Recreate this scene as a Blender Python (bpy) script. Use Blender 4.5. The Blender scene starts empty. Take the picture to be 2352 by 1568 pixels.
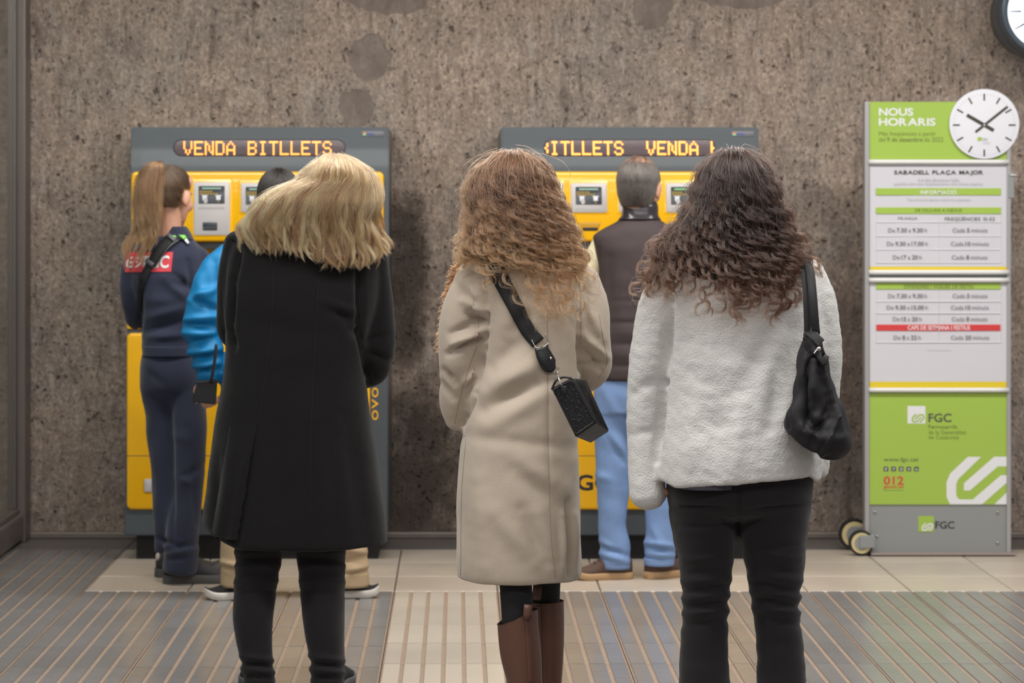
import bpy, bmesh, math, random
import numpy as np
from mathutils import Vector, Matrix, noise
from mathutils.bvhtree import BVHTree
random.seed(7)
RNG = np.random.default_rng(7)
C = bpy.context.scene.collection
SC = bpy.context.scene

# ------------------------------------------------------------------ camera, world, lights, exposure
F, VX, HY, CH = 5900.0, 1053.0, 490.0, 1.486          # focal length (px), vanishing point, eye height (m)
cam = bpy.data.cameras.new('camera'); cam_o = bpy.data.objects.new('camera', cam); C.objects.link(cam_o)
cam.sensor_width = 36.0; cam.sensor_fit = 'HORIZONTAL'; cam.lens = F / 2352 * 36
cam.shift_x = (1176 - VX) / 2352; cam.shift_y = -(784 - HY) / 2352
cam_o.location = (0, 0, CH); cam_o.rotation_euler = (math.pi / 2, 0, 0)
cam.dof.use_dof = True; cam.dof.focus_distance = 6.75; cam.dof.aperture_fstop = 6.3
cam.clip_end = 100
SC.camera = cam_o

w = bpy.data.worlds.new('station_air'); SC.world = w; w.use_nodes = True
w.node_tree.nodes['Background'].inputs[0].default_value = (0.97, 0.97, 1.0, 1)
w.node_tree.nodes['Background'].inputs[1].default_value = 0.33

def area(name, loc, sx, sy, energy, col=(1, .975, .945), rot=(0, 0, 0)):
    l = bpy.data.lights.new(name, 'AREA'); l.shape = 'RECTANGLE'; l.size = sx; l.size_y = sy
    l.energy = energy; l.color = col
    o = bpy.data.objects.new(name, l); C.objects.link(o); o.location = loc; o.rotation_euler = rot
    return o
area('ceiling_lamp_near_wall', (0.2, 9.3, 3.28), 7.0, 0.35, 190)
area('ceiling_lamp_middle', (0.2, 5.9, 3.28), 7.0, 0.4, 150)
area('ceiling_lamp_rear', (0.2, 3.0, 3.28), 7.0, 0.6, 120)

SC.view_settings.view_transform = 'Standard'; SC.view_settings.look = 'None'
SC.view_settings.gamma = 1.0; SC.view_settings.use_curve_mapping = False
SC.view_settings.exposure = 0.12
SC.cycles.max_bounces = 6

# ------------------------------------------------------------------ helpers
def P(px, py, D): return Vector(((px - VX) / F * D, D, CH - (py - HY) / F * D))
def lin(c):
    c = c / 255.0
    return c / 12.92 if c <= 0.04045 else ((c + 0.055) / 1.055) ** 2.4
def rgb(r, g, b): return (lin(r), lin(g), lin(b), 1.0)

def mat(name, col, rough=0.6, metal=0.0, spec=0.5, bump=0.0, scale=200.0, detail=3.0, var=0.0, vscale=8.0,
        emit=None, estr=0.0, sheen=0.0, stretch=(1, 1, 1), coat=0.0):
    m = bpy.data.materials.new(name); m.use_nodes = True
    nt = m.node_tree; b = nt.nodes['Principled BSDF']
    b.inputs['Base Color'].default_value = col
    b.inputs['Roughness'].default_value = rough; b.inputs['Metallic'].default_value = metal
    b.inputs['Specular IOR Level'].default_value = spec
    b.inputs['Coat Weight'].default_value = coat
    if sheen:
        b.inputs['Sheen Weight'].default_value = sheen; b.inputs['Sheen Roughness'].default_value = .5
    if emit:
        b.inputs['Emission Color'].default_value = emit; b.inputs['Emission Strength'].default_value = estr
    if bump or var:
        tc = nt.nodes.new('ShaderNodeTexCoord'); mp = nt.nodes.new('ShaderNodeMapping')
        nt.links.new(tc.outputs['Object'], mp.inputs[0]); mp.inputs['Scale'].default_value = stretch
    if bump:
        n = nt.nodes.new('ShaderNodeTexNoise'); n.inputs['Scale'].default_value = scale; n.inputs['Detail'].default_value = detail
        nt.links.new(mp.outputs[0], n.inputs['Vector'])
        bp = nt.nodes.new('ShaderNodeBump'); bp.inputs['Strength'].default_value = bump; bp.inputs['Distance'].default_value = 0.003
        nt.links.new(n.outputs['Fac'], bp.inputs['Height']); nt.links.new(bp.outputs[0], b.inputs['Normal'])
    if var:
        n2 = nt.nodes.new('ShaderNodeTexNoise'); n2.inputs['Scale'].default_value = vscale; n2.inputs['Detail'].default_value = 5
        nt.links.new(mp.outputs[0], n2.inputs['Vector'])
        mx = nt.nodes.new('ShaderNodeMix'); mx.data_type = 'RGBA'
        mx.inputs[6].default_value = tuple(c * (1 - var) for c in col[:3]) + (1,)
        mx.inputs[7].default_value = tuple(min(1, c * (1 + var)) for c in col[:3]) + (1,)
        nt.links.new(n2.outputs['Fac'], mx.inputs[0]); nt.links.new(mx.outputs[2], b.inputs['Base Color'])
    return m

OFF = {}                                                # world position of a thing's root
def link(name, me, m=None, parent=None):
    o = bpy.data.objects.new(name, me); C.objects.link(o)
    if m is not None and me is not None:
        me.materials.clear() if hasattr(me.materials, 'clear') else None
        for q in (m if isinstance(m, (list, tuple)) else [m]): me.materials.append(q)
    if parent is not None:
        o.parent = parent; OFF[o] = OFF.get(parent, Vector((0, 0, 0)))
    return o
def thing(name, label, cat, loc=(0, 0, 0), group=None):
    o = bpy.data.objects.new(name, None); C.objects.link(o); o.location = loc; o.empty_display_size = .05
    o['label'] = label; o['category'] = cat
    if group: o['group'] = group
    OFF[o] = Vector(loc); return o
def mesh(V, Fc, smooth=True, mi=None):
    V = np.asarray([tuple(v) for v in V] if not isinstance(V, np.ndarray) else V, dtype=np.float64)
    me = bpy.data.meshes.new('mesh'); me.from_pydata(V.tolist(), [], [list(map(int, f)) for f in Fc])
    if smooth: me.polygons.foreach_set('use_smooth', [True] * len(me.polygons))
    if mi is not None: me.polygons.foreach_set('material_index', mi)
    me.update(); return me
def part(name, VF, m, parent, smooth=True, label=None, fix=True, kind=None, mi=None):
    V, Fc = VF
    V = np.asarray([tuple(v) for v in V] if not isinstance(V, np.ndarray) else V, dtype=np.float64)
    off = np.array(OFF.get(parent, Vector((0, 0, 0))))
    me = mesh(V - off, Fc, smooth, mi)
    if fix:
        bm = bmesh.new(); bm.from_mesh(me); bmesh.ops.recalc_face_normals(bm, faces=bm.faces); bm.to_mesh(me); bm.free()
    o = link(name, me, m, parent)
    if label: o['label'] = label
    if kind: o['kind'] = kind
    return o
def join(*vfs):
    Vs, Fs, n = [], [], 0
    for V, Fc in vfs:
        V = np.asarray([tuple(v) for v in V] if not isinstance(V, np.ndarray) else V, dtype=np.float64)
        Vs.append(V); Fs += [[i + n for i in f] for f in Fc]; n += len(V)
    return np.concatenate(Vs), Fs
def box(x0, x1, y0, y1, z0, z1):
    V = [(x, y, z) for z in (z0, z1) for y in (y0, y1) for x in (x0, x1)]
    return np.array(V, float), [[0, 2, 3, 1], [4, 5, 7, 6], [0, 1, 5, 4], [2, 6, 7, 3], [0, 4, 6, 2], [1, 3, 7, 5]]
def bevel_box(x0, x1, y0, y1, z0, z1, r=.004, seg=2):
    bm = bmesh.new(); V, Fc = box(x0, x1, y0, y1, z0, z1)
    vs = [bm.verts.new(v) for v in V]
    for f in Fc: bm.faces.new([vs[i] for i in f])
    bmesh.ops.bevel(bm, geom=bm.edges[:], offset=r, segments=seg, affect='EDGES', profile=.5)
    bm.verts.index_update()
    out = np.array([v.co[:] for v in bm.verts]), [[v.index for v in f.verts] for f in bm.faces]
    bm.free(); return out

def pchip(xs, ys, xq):
    xs = np.asarray(xs, float); ys = np.asarray(ys, float); h = np.diff(xs); d = np.diff(ys) / h
    m = np.zeros_like(ys); m[0] = d[0]; m[-1] = d[-1]
    for i in range(1, len(xs) - 1):
        if d[i - 1] * d[i] > 0:
            w1 = 2 * h[i] + h[i - 1]; w2 = h[i] + 2 * h[i - 1]
            m[i] = (w1 + w2) / (w1 / d[i - 1] + w2 / d[i])
    k = np.clip(np.searchsorted(xs, xq) - 1, 0, len(xs) - 2)
    t = np.clip((xq - xs[k]) / h[k], 0, 1)
    return ((1 + 2 * t) * (1 - t) ** 2 * ys[k] + t * (1 - t) ** 2 * h[k] * m[k] + t * t * (3 - 2 * t) * ys[k + 1] + t * t * (t - 1) * h[k] * m[k + 1])

def loft(rows, D, nseg=72, step=5.0, ex=2.4, shrink=0.0):
    """rows: (y, x_left, x_right, depth offset m, half depth m) measured at distance D; stacked rings, closed."""
    r = np.array(rows, float); ys = np.arange(r[0, 0], r[-1, 0] + .01, step)
    xl, xr, do, hd = [pchip(r[:, 0], r[:, i], ys) for i in (1, 2, 3, 4)]
    a = np.linspace(0, 2 * math.pi, nseg, endpoint=False)
    ca, sa = np.cos(a), np.sin(a)
    ux = np.sign(ca) * np.abs(ca) ** (2 / ex); uy = np.sign(sa) * np.abs(sa) ** (2 / ex)
    V = []
    for i, y in enumerate(ys):
        cx = ((xl[i] + xr[i]) / 2 - VX) / F * D; hw = max(.002, (xr[i] - xl[i]) / 2 / F * D - shrink)
        h_ = max(.002, hd[i] - shrink)
        z = CH - (y - HY) / F * D
        for j in range(nseg): V.append((cx + hw * ux[j], D + do[i] + h_ * uy[j], z))
    Fc = []
    n = len(ys)
    for i in range(n - 1):
        for j in range(nseg):
            k = (j + 1) % nseg; Fc.append([i * nseg + j, i * nseg + k, (i + 1) * nseg + k, (i + 1) * nseg + j])
    V = np.array(V)
    for base in (0, (n - 1) * nseg):
        c = V[base:base + nseg].mean(0); V = np.vstack([V, c]); ci = len(V) - 1
        for j in range(nseg):
            k = (j + 1) % nseg; Fc.append([base + j, ci, base + k] if base == 0 else [base + k, ci, base + j])
    return V, Fc

def spline(pts, step):
    pts = np.asarray(pts, float); seg = np.linalg.norm(np.diff(pts[:, :3], axis=0), axis=1)
    s = np.concatenate([[0], np.cumsum(seg)]); n = max(3, int(s[-1] / step) + 1); q = np.linspace(0, s[-1], n)
    if len(pts) == 2: return np.stack([np.interp(q, s, pts[:, i]) for i in range(pts.shape[1])], 1)
    # Catmull-Rom through the points (finite differences)
    m = np.gradient(pts, s, axis=0)
    k = np.clip(np.searchsorted(s, q) - 1, 0, len(s) - 2); h = (s[k + 1] - s[k])[:, None]; t = ((q - s[k]) / (s[k + 1] - s[k]))[:, None]
    return ((1 + 2 * t) * (1 - t) ** 2 * pts[k] + t * (1 - t) ** 2 * h * m[k] + t * t * (3 - 2 * t) * pts[k + 1] + t * t * (t - 1) * h * m[k + 1])
def tube(pts, nseg=24, step=.01, cap=True, flat=1.0, rounded=True, ref=(0, 1, 0)):
    """pts: (x,y,z,r); flat = depth/width ratio of the section."""
    q = spline(pts, step); p = q[:, :3]; r = np.maximum(q[:, 3], .0005)
    t = np.gradient(p, axis=0); t /= np.linalg.norm(t, axis=1)[:, None] + 1e-12
    V = []; rings = []
    u = np.array(ref, float); u -= t[0] * u.dot(t[0]); 
    if np.linalg.norm(u) < 1e-3: u = np.array((1., 0, 0)); u -= t[0] * u.dot(t[0])
    u /= np.linalg.norm(u)
    a = np.linspace(0, 2 * math.pi, nseg, endpoint=False)
    def ring(c, tt, uu, rr):
        vv = np.cross(tt, uu); rings.append(len(V))
        for x in a: V.append(c + uu * math.cos(x) * rr * flat + vv * math.sin(x) * rr)
    us = []
    for i in range(len(p)):
        u = u - t[i] * u.dot(t[i]); u /= np.linalg.norm(u); us.append(u.copy())
    if rounded:
        for k in (.15, .5, .85): ring(p[0] - t[0] * r[0] * math.cos(k * math.pi / 2) * .8, t[0], us[0], r[0] * math.sin(k * math.pi / 2))
    for i in range(len(p)): ring(p[i], t[i], us[i], r[i])
    if rounded:
        for k in (.85, .5, .15): ring(p[-1] + t[-1] * r[-1] * math.cos(k * math.pi / 2) * .8, t[-1], us[-1], r[-1] * math.sin(k * math.pi / 2))
    Fc = []
    for i in range(len(rings) - 1):
        for j in range(nseg):
            k = (j + 1) % nseg; Fc.append([rings[i] + j, rings[i] + k, rings[i + 1] + k, rings[i + 1] + j])
    if cap:
        Fc.append([rings[0] + j for j in reversed(range(nseg))]); Fc.append([rings[-1] + j for j in range(nseg)])
    return np.array(V), Fc
def ptube(pts, D, **k):
    """pts: (px, py, depth offset, radius px) at distance D."""
    return tube([(*P(x, y, D + d), r / F * D) for x, y, d, r in pts], **k)
def ellipsoid(c, r, R=None, n=20):
    V, Fc = [], []
    for i in range(n + 1):
        th = math.pi * i / n
        for j in range(2 * n):
            ph = math.pi * j / n; V.append((math.sin(th) * math.cos(ph), math.sin(th) * math.sin(ph), math.cos(th)))
    V = np.array(V) * np.array(r)
    if R is not None: V = V @ np.array(R).T
    V = V + np.array(c)
    for i in range(n):
        for j in range(2 * n):
            k = (j + 1) % (2 * n); Fc.append([i * 2 * n + j, (i + 1) * 2 * n + j, (i + 1) * 2 * n + k, i * 2 * n + k])
    return V, Fc

def solid(parts, voxel=.007, smooth=6):
    """Union of closed shapes grown into one continuous skin."""
    V, Fc = join(*parts)
    me = mesh(V, Fc)
    bm = bmesh.new(); bm.from_mesh(me); bmesh.ops.remove_doubles(bm, verts=bm.verts, dist=1e-6); bm.to_mesh(me); bm.free()
    o = bpy.data.objects.new('tmp', me); C.objects.link(o)
    r = o.modifiers.new('r', 'REMESH'); r.mode = 'VOXEL'; r.voxel_size = voxel
    if smooth:
        s = o.modifiers.new('s', 'SMOOTH'); s.factor = .5; s.iterations = smooth
    dg = bpy.context.evaluated_depsgraph_get(); dg.update()
    e = o.evaluated_get(dg); m2 = bpy.data.meshes.new_from_object(e, depsgraph=dg)
    bpy.data.objects.remove(o); bpy.data.meshes.remove(me)
    return m2
def getco(me):
    a = np.empty(len(me.vertices) * 3); me.vertices.foreach_get('co', a); return a.reshape(-1, 3)
def getno(me):
    a = np.empty(len(me.vertices) * 3); me.vertices.foreach_get('normal', a); return a.reshape(-1, 3)
def setco(me, a): me.vertices.foreach_set('co', a.reshape(-1)); me.update()
def proj(co): return VX + co[:, 0] / co[:, 1] * F, HY + (CH - co[:, 2]) / co[:, 1] * F
def wob(co, wl, n=14, seed=0, aniso=(1, 1, 1)):
    g = np.random.default_rng(seed); out = 0
    for _ in range(n):
        k = g.normal(size=3); k /= np.linalg.norm(k); k *= 2 * math.pi / (wl * g.uniform(.6, 1.6)) / np.array(aniso)
        out = out + np.sin(co @ k + g.uniform(0, 7))
    return out / math.sqrt(n)
GAIN = 1.8
def creases(me, cr, noise_amp=0.0, wl=.12, seed=0, aniso=(1, 1, 1), fine=0.0):
    co = getco(me); no = getno(me); px, py = proj(co); d = np.zeros(len(co))
    face = np.clip((.35 - no[:, 1]) / .5, 0, 1)
    for c in cr:
        x0, y0, x1, y1, wd, am = c[:6]
        L = max(1e-6, (x1 - x0) ** 2 + (y1 - y0) ** 2); t = np.clip(((px - x0) * (x1 - x0) + (py - y0) * (y1 - y0)) / L, 0, 1)
        qx = px - x0 - t * (x1 - x0); qy = py - y0 - t * (y1 - y0); dist = np.hypot(qx, qy)
        am = max(-.024, min(.022, am * GAIN)); d += am * np.exp(-(dist / wd) ** 2) * (.35 + .65 * np.sin(math.pi * np.clip(t, .08, .92))) * face
    if noise_amp: d += noise_amp * wob(co, wl, seed=seed, aniso=aniso)
    if fine: d += fine * wob(co, .035, seed=seed + 9, n=20)
    setco(me, co + no * d[:, None]); return me
def skin(name, me, m, parent, label=None):
    off = np.array(OFF[parent]); setco(me, getco(me) - off)
    me.polygons.foreach_set('use_smooth', [True] * len(me.polygons)); me.update()
    o = link(name, me, m, parent)
    if label: o['label'] = label
    return o
class Surf:
    """Finds the point of a garment that lies behind a pixel of the photograph."""
    def __init__(s, *mes):
        Vs, Fs = [], []
        for me in mes:
            n = len(Vs); Vs += [v.co.copy() for v in me.vertices]; Fs += [[i + n for i in p.vertices] for p in me.polygons]
        s.b = BVHTree.FromPolygons(Vs, Fs)
    def hit(s, px, py, lift=.002):
        o = Vector((0, 0, CH)); d = (P(px, py, 10) - o).normalized()
        loc, nor, i, dist = s.b.ray_cast(o, d)
        if loc is None: return None, None
        if nor.dot(d) > 0: nor = -nor
        return loc + nor * lift, nor
    def __call__(s, px, py, lift=.002):
        l, n = s.hit(px, py, lift)
        if l is None:
            l, n, i, d = s.b.find_nearest(P(px, py, s.D if hasattr(s, 'D') else 7)); l = l + n * lift
        return l
def ribbon(surf, pts, width_px, lift=.002, thick=.002, step=6.0):
    """Band laid on a garment along a pixel path."""
    q = spline([(x, y, 0, width_px if len(p_) < 1 else p_[0]) for x, y, *p_ in pts], step)
    t = np.gradient(q[:, :2], axis=0); t /= np.linalg.norm(t, axis=1)[:, None] + 1e-9
    V, Fc = [], []
    for i in range(len(q)):
        nx, ny = -t[i, 1], t[i, 0]; hw = q[i, 3] / 2
        pl = [surf(q[i, 0] + nx * k * hw, q[i, 1] + ny * k * hw, lift) for k in (-1, -.33, .33, 1)]
        for p_ in pl: V.append(p_)
        for p_ in pl: V.append(p_ + Vector((0, -thick, 0)))
    for i in range(len(q) - 1):
        a, b = i * 8, (i + 1) * 8
        for k in range(3):
            Fc.append([a + k, a + k + 1, b + k + 1, b + k]); Fc.append([a + 4 + k, b + 4 + k, b + 5 + k, a + 5 + k])
        Fc.append([a, b, b + 4, a + 4]); Fc.append([a + 3, a + 7, b + 7, b + 3])
    for a in (0, (len(q) - 1) * 8):
        for k in range(3): Fc.append([a + k, a + 4 + k, a + 5 + k, a + k + 1])
    return V, Fc

def plate(mp, x0, y0, x1, y1, r=4, h0=0., h1=.01, bev=1.5, n=5):
    """Rounded rectangular plate; mp(px, py, height) gives the point."""
    r = min(r, abs(x1 - x0) / 2 - .01, abs(y1 - y0) / 2 - .01)
    def out(ins):
        rr = max(.01, r - ins); pts = []
        for cx, cy, a0 in ((x1 - r, y0 + r, -90), (x1 - r, y1 - r, 0), (x0 + r, y1 - r, 90), (x0 + r, y0 + r, 180)):
            for k in range(n + 1):
                a = math.radians(a0 + 90 * k / n); pts.append((cx + rr * math.cos(a), cy + rr * math.sin(a)))
        return pts
    dh = (h1 - h0); bh = min(abs(dh) * .6, bev * .0019)
    lay = [(0, h0), (0, h1 - math.copysign(bh, dh)), (bev * .35, h1 - math.copysign(bh * .3, dh)), (bev, h1)]
    V, Fc = [], []; N = 4 * (n + 1)
    for ins, h in lay: V += [tuple(mp(x, y, h)) for x, y in out(ins)]
    for L in range(len(lay) - 1):
        for j in range(N):
            k = (j + 1) % N; Fc.append([L * N + j, L * N + k, (L + 1) * N + k, (L + 1) * N + j])
    Fc.append([(len(lay) - 1) * N + j for j in range(N)]); Fc.append(list(reversed(range(N))))
    return np.array(V), Fc
def disc(mp, cx, cy, r, h0, h1, n=64, bev=1.0):
    V, Fc = [], []
    lay = [(r, h0), (r, h1 - .0004), (r - bev, h1)]
    for rr, h in lay: V += [tuple(mp(cx + rr * math.cos(2 * math.pi * j / n), cy + rr * math.sin(2 * math.pi * j / n), h)) for j in range(n)]
    for L in range(len(lay) - 1):
        for j in range(n):
            k = (j + 1) % n; Fc.append([L * n + j, L * n + k, (L + 1) * n + k, (L + 1) * n + j])
    Fc.append([(len(lay) - 1) * n + j for j in range(n)]); Fc.append(list(reversed(range(n))))
    return np.array(V), Fc

_tc = {}
def glyphs(s, bold):
    if (s, bold) in _tc: return _tc[(s, bold)]
    cu = bpy.data.curves.new('t', 'FONT'); cu.body = s; cu.size = 1; cu.resolution_u = 3; cu.fill_mode = 'FRONT'
    cu.offset = .016 * bold
    o = bpy.data.objects.new('t', cu); C.objects.link(o)
    dg = bpy.context.evaluated_depsgraph_get(); dg.update()
    me = bpy.data.meshes.new_from_object(o.evaluated_get(dg), depsgraph=dg)
    V = getco(me)[:, :2].copy(); Fc = [list(p.vertices) for p in me.polygons]
    bpy.data.objects.remove(o); bpy.data.curves.remove(cu); bpy.data.meshes.remove(me)
    _tc[(s, bold)] = (V, Fc); return V, Fc
def lettering(mp, segs, x0, y0, x1, y1, h, space=.0):
    """Flat print filling the rectangle; segs: text or [(text, bold), ...]."""
    if isinstance(segs, str): segs = [(segs, 0)]
    Vs, Fs, n, adv = [], [], 0, 0.0
    for s, b in segs:
        chars = list(s) if space else [s]
        for ch in chars:
            if ch.strip() == '': adv += .3 + space; continue
            V, Fc = glyphs(ch.strip(), b); V = V.copy()
            V[:, 0] += adv - V[:, 0].min(); adv = V[:, 0].max() + (space if space else .27)
            Vs.append(V); Fs += [[i + n for i in f] for f in Fc]; n += len(V)
    V = np.concatenate(Vs); mn, mx = V.min(0), V.max(0); sc = (V - mn) / (mx - mn)
    return [tuple(mp(x0 + (x1 - x0) * a, y1 + (y0 - y1) * b, h)) for a, b in sc], Fs
LA = [(-1.33, 3.23), (-3.88, .80), (-4.23, -.05), (-4.23, -1.60), (-3.88, -2.35), (-3.28, -2.65), (-1.33, -2.65), (2.15, .62)]
def logo(mp, cx, cy, k, h, wd=1.2, clip=None):
    """Emblem of two interlocked hooked strokes, k px per unit, y up in logo units."""
    V, Fc = [], []
    for sgn in (1, -1):
        q = np.array(LA) * sgn; t = np.gradient(q, axis=0)
        e = np.diff(q, axis=0); e /= np.linalg.norm(e, axis=1)[:, None]
        for i in range(len(q)):
            if i == 0: nrm = np.array((-e[0, 1], e[0, 0])); mlt = 1
            elif i == len(q) - 1: nrm = np.array((-e[-1, 1], e[-1, 0])); mlt = 1
            else:
                n0 = np.array((-e[i - 1, 1], e[i - 1, 0])); n1 = np.array((-e[i, 1], e[i, 0])); nrm = n0 + n1; nrm /= np.linalg.norm(nrm); mlt = 1 / nrm.dot(n0)
            if i == 0: V += [np.array((-2.18, 3.23)) * sgn, np.array((-.53, 3.23)) * sgn][::(-1 if (q[0] + nrm - np.array((-.53, 3.23)) * sgn).dot(nrm) > (q[0] + nrm - np.array((-2.18, 3.23)) * sgn).dot(nrm) else 1)]
            elif i == len(q) - 1:
                pr = [np.array((1.92, .95)) * sgn, np.array((2.67, .05)) * sgn]
                if (pr[0] - q[i]).dot(nrm) > 0: pr.reverse()
                V += pr
            else:
                for s in (-1, 1): V.append(q[i] + nrm * s * wd / 2 * mlt)
        b = 0 if sgn == 1 else 2 * len(q) + 1
        V.append(np.array((2.67, .95)) * sgn); Fc.append([b + 2 * len(q) - 2, b + 2 * len(q) - 1, b + 2 * len(q)])
        for i in range(len(q) - 1): Fc.append([b + 2 * i, b + 2 * i + 1, b + 2 * i + 3, b + 2 * i + 2])
    V = [(cx + k * v[0], cy - k * v[1]) for v in V]
    if clip:
        bm = bmesh.new(); vs = [bm.verts.new((x, y, 0)) for x, y in V]
        for f in Fc: bm.faces.new([vs[i] for i in f])
        for co, no in clip: bmesh.ops.bisect_plane(bm, geom=bm.verts[:] + bm.edges[:] + bm.faces[:], plane_co=co, plane_no=no, clear_outer=True)
        bm.verts.index_update(); V = [(v.co.x, v.co.y) for v in bm.verts]; Fc = [[v.index for v in f.verts] for f in bm.faces]; bm.free()
    return [tuple(mp(x, y, h)) for x, y in V], Fc

TINT = {}
def strands(name, lst, m, parent, radius=.0009, tip=.35, label=None):
    hc = bpy.data.hair_curves.new(name); hc.add_curves([len(s) for s in lst])
    off = np.array(OFF[parent])
    allp = (np.concatenate(lst) - off).astype(np.float32)
    hc.position_data.foreach_set('vector', allp.reshape(-1))
    rad = np.concatenate([radius * np.linspace(1, tip, len(s)) for s in lst]).astype(np.float32)
    at = hc.attributes.get('radius') or hc.attributes.new('radius', 'FLOAT', 'POINT'); at.data.foreach_set('value', rad)
    tn = np.array([TINT.get(id(q), None) if id(q) in TINT else RNG.uniform() for q in lst], dtype=np.float32)
    hc.attributes.new('tint', 'FLOAT', 'CURVE').data.foreach_set('value', tn)
    o = link(name, hc, m, parent); o['kind'] = 'stuff'
    if label: o['label'] = label
    return o
def hair_mat(name, c0, c1, tip=None, rough=.42, spec=.5):
    m = bpy.data.materials.new(name); m.use_nodes = True; nt = m.node_tree; b = nt.nodes['Principled BSDF']
    hi = nt.nodes.new('ShaderNodeHairInfo'); mx = nt.nodes.new('ShaderNodeMix'); mx.data_type = 'RGBA'
    mx.inputs[6].default_value = c0; mx.inputs[7].default_value = c1
    at = nt.nodes.new('ShaderNodeAttribute'); at.attribute_name = 'tint'; nt.links.new(at.outputs['Fac'], mx.inputs[0]); out = mx.outputs[2]
    if tip:
        m2 = nt.nodes.new('ShaderNodeMix'); m2.data_type = 'RGBA'; mr = nt.nodes.new('ShaderNodeMapRange')
        mr.inputs[1].default_value = .45; mr.inputs[2].default_value = 1.0; mr.inputs[4].default_value = .85
        nt.links.new(hi.outputs['Intercept'], mr.inputs[0]); nt.links.new(mr.outputs[0], m2.inputs[0])
        nt.links.new(out, m2.inputs[6]); m2.inputs[7].default_value = tip; out = m2.outputs[2]
    h = nt.nodes.new('ShaderNodeBsdfHairPrincipled'); h.parametrization = 'COLOR'
    nt.links.new(out, h.inputs['Color']); h.inputs['Roughness'].default_value = rough; h.inputs['Radial Roughness'].default_value = rough + .1
    h.inputs['Random Roughness'].default_value = .3
    nt.links.new(h.outputs[0], nt.nodes['Material Output'].inputs[0]); nt.nodes.remove(b)
    return m

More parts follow.
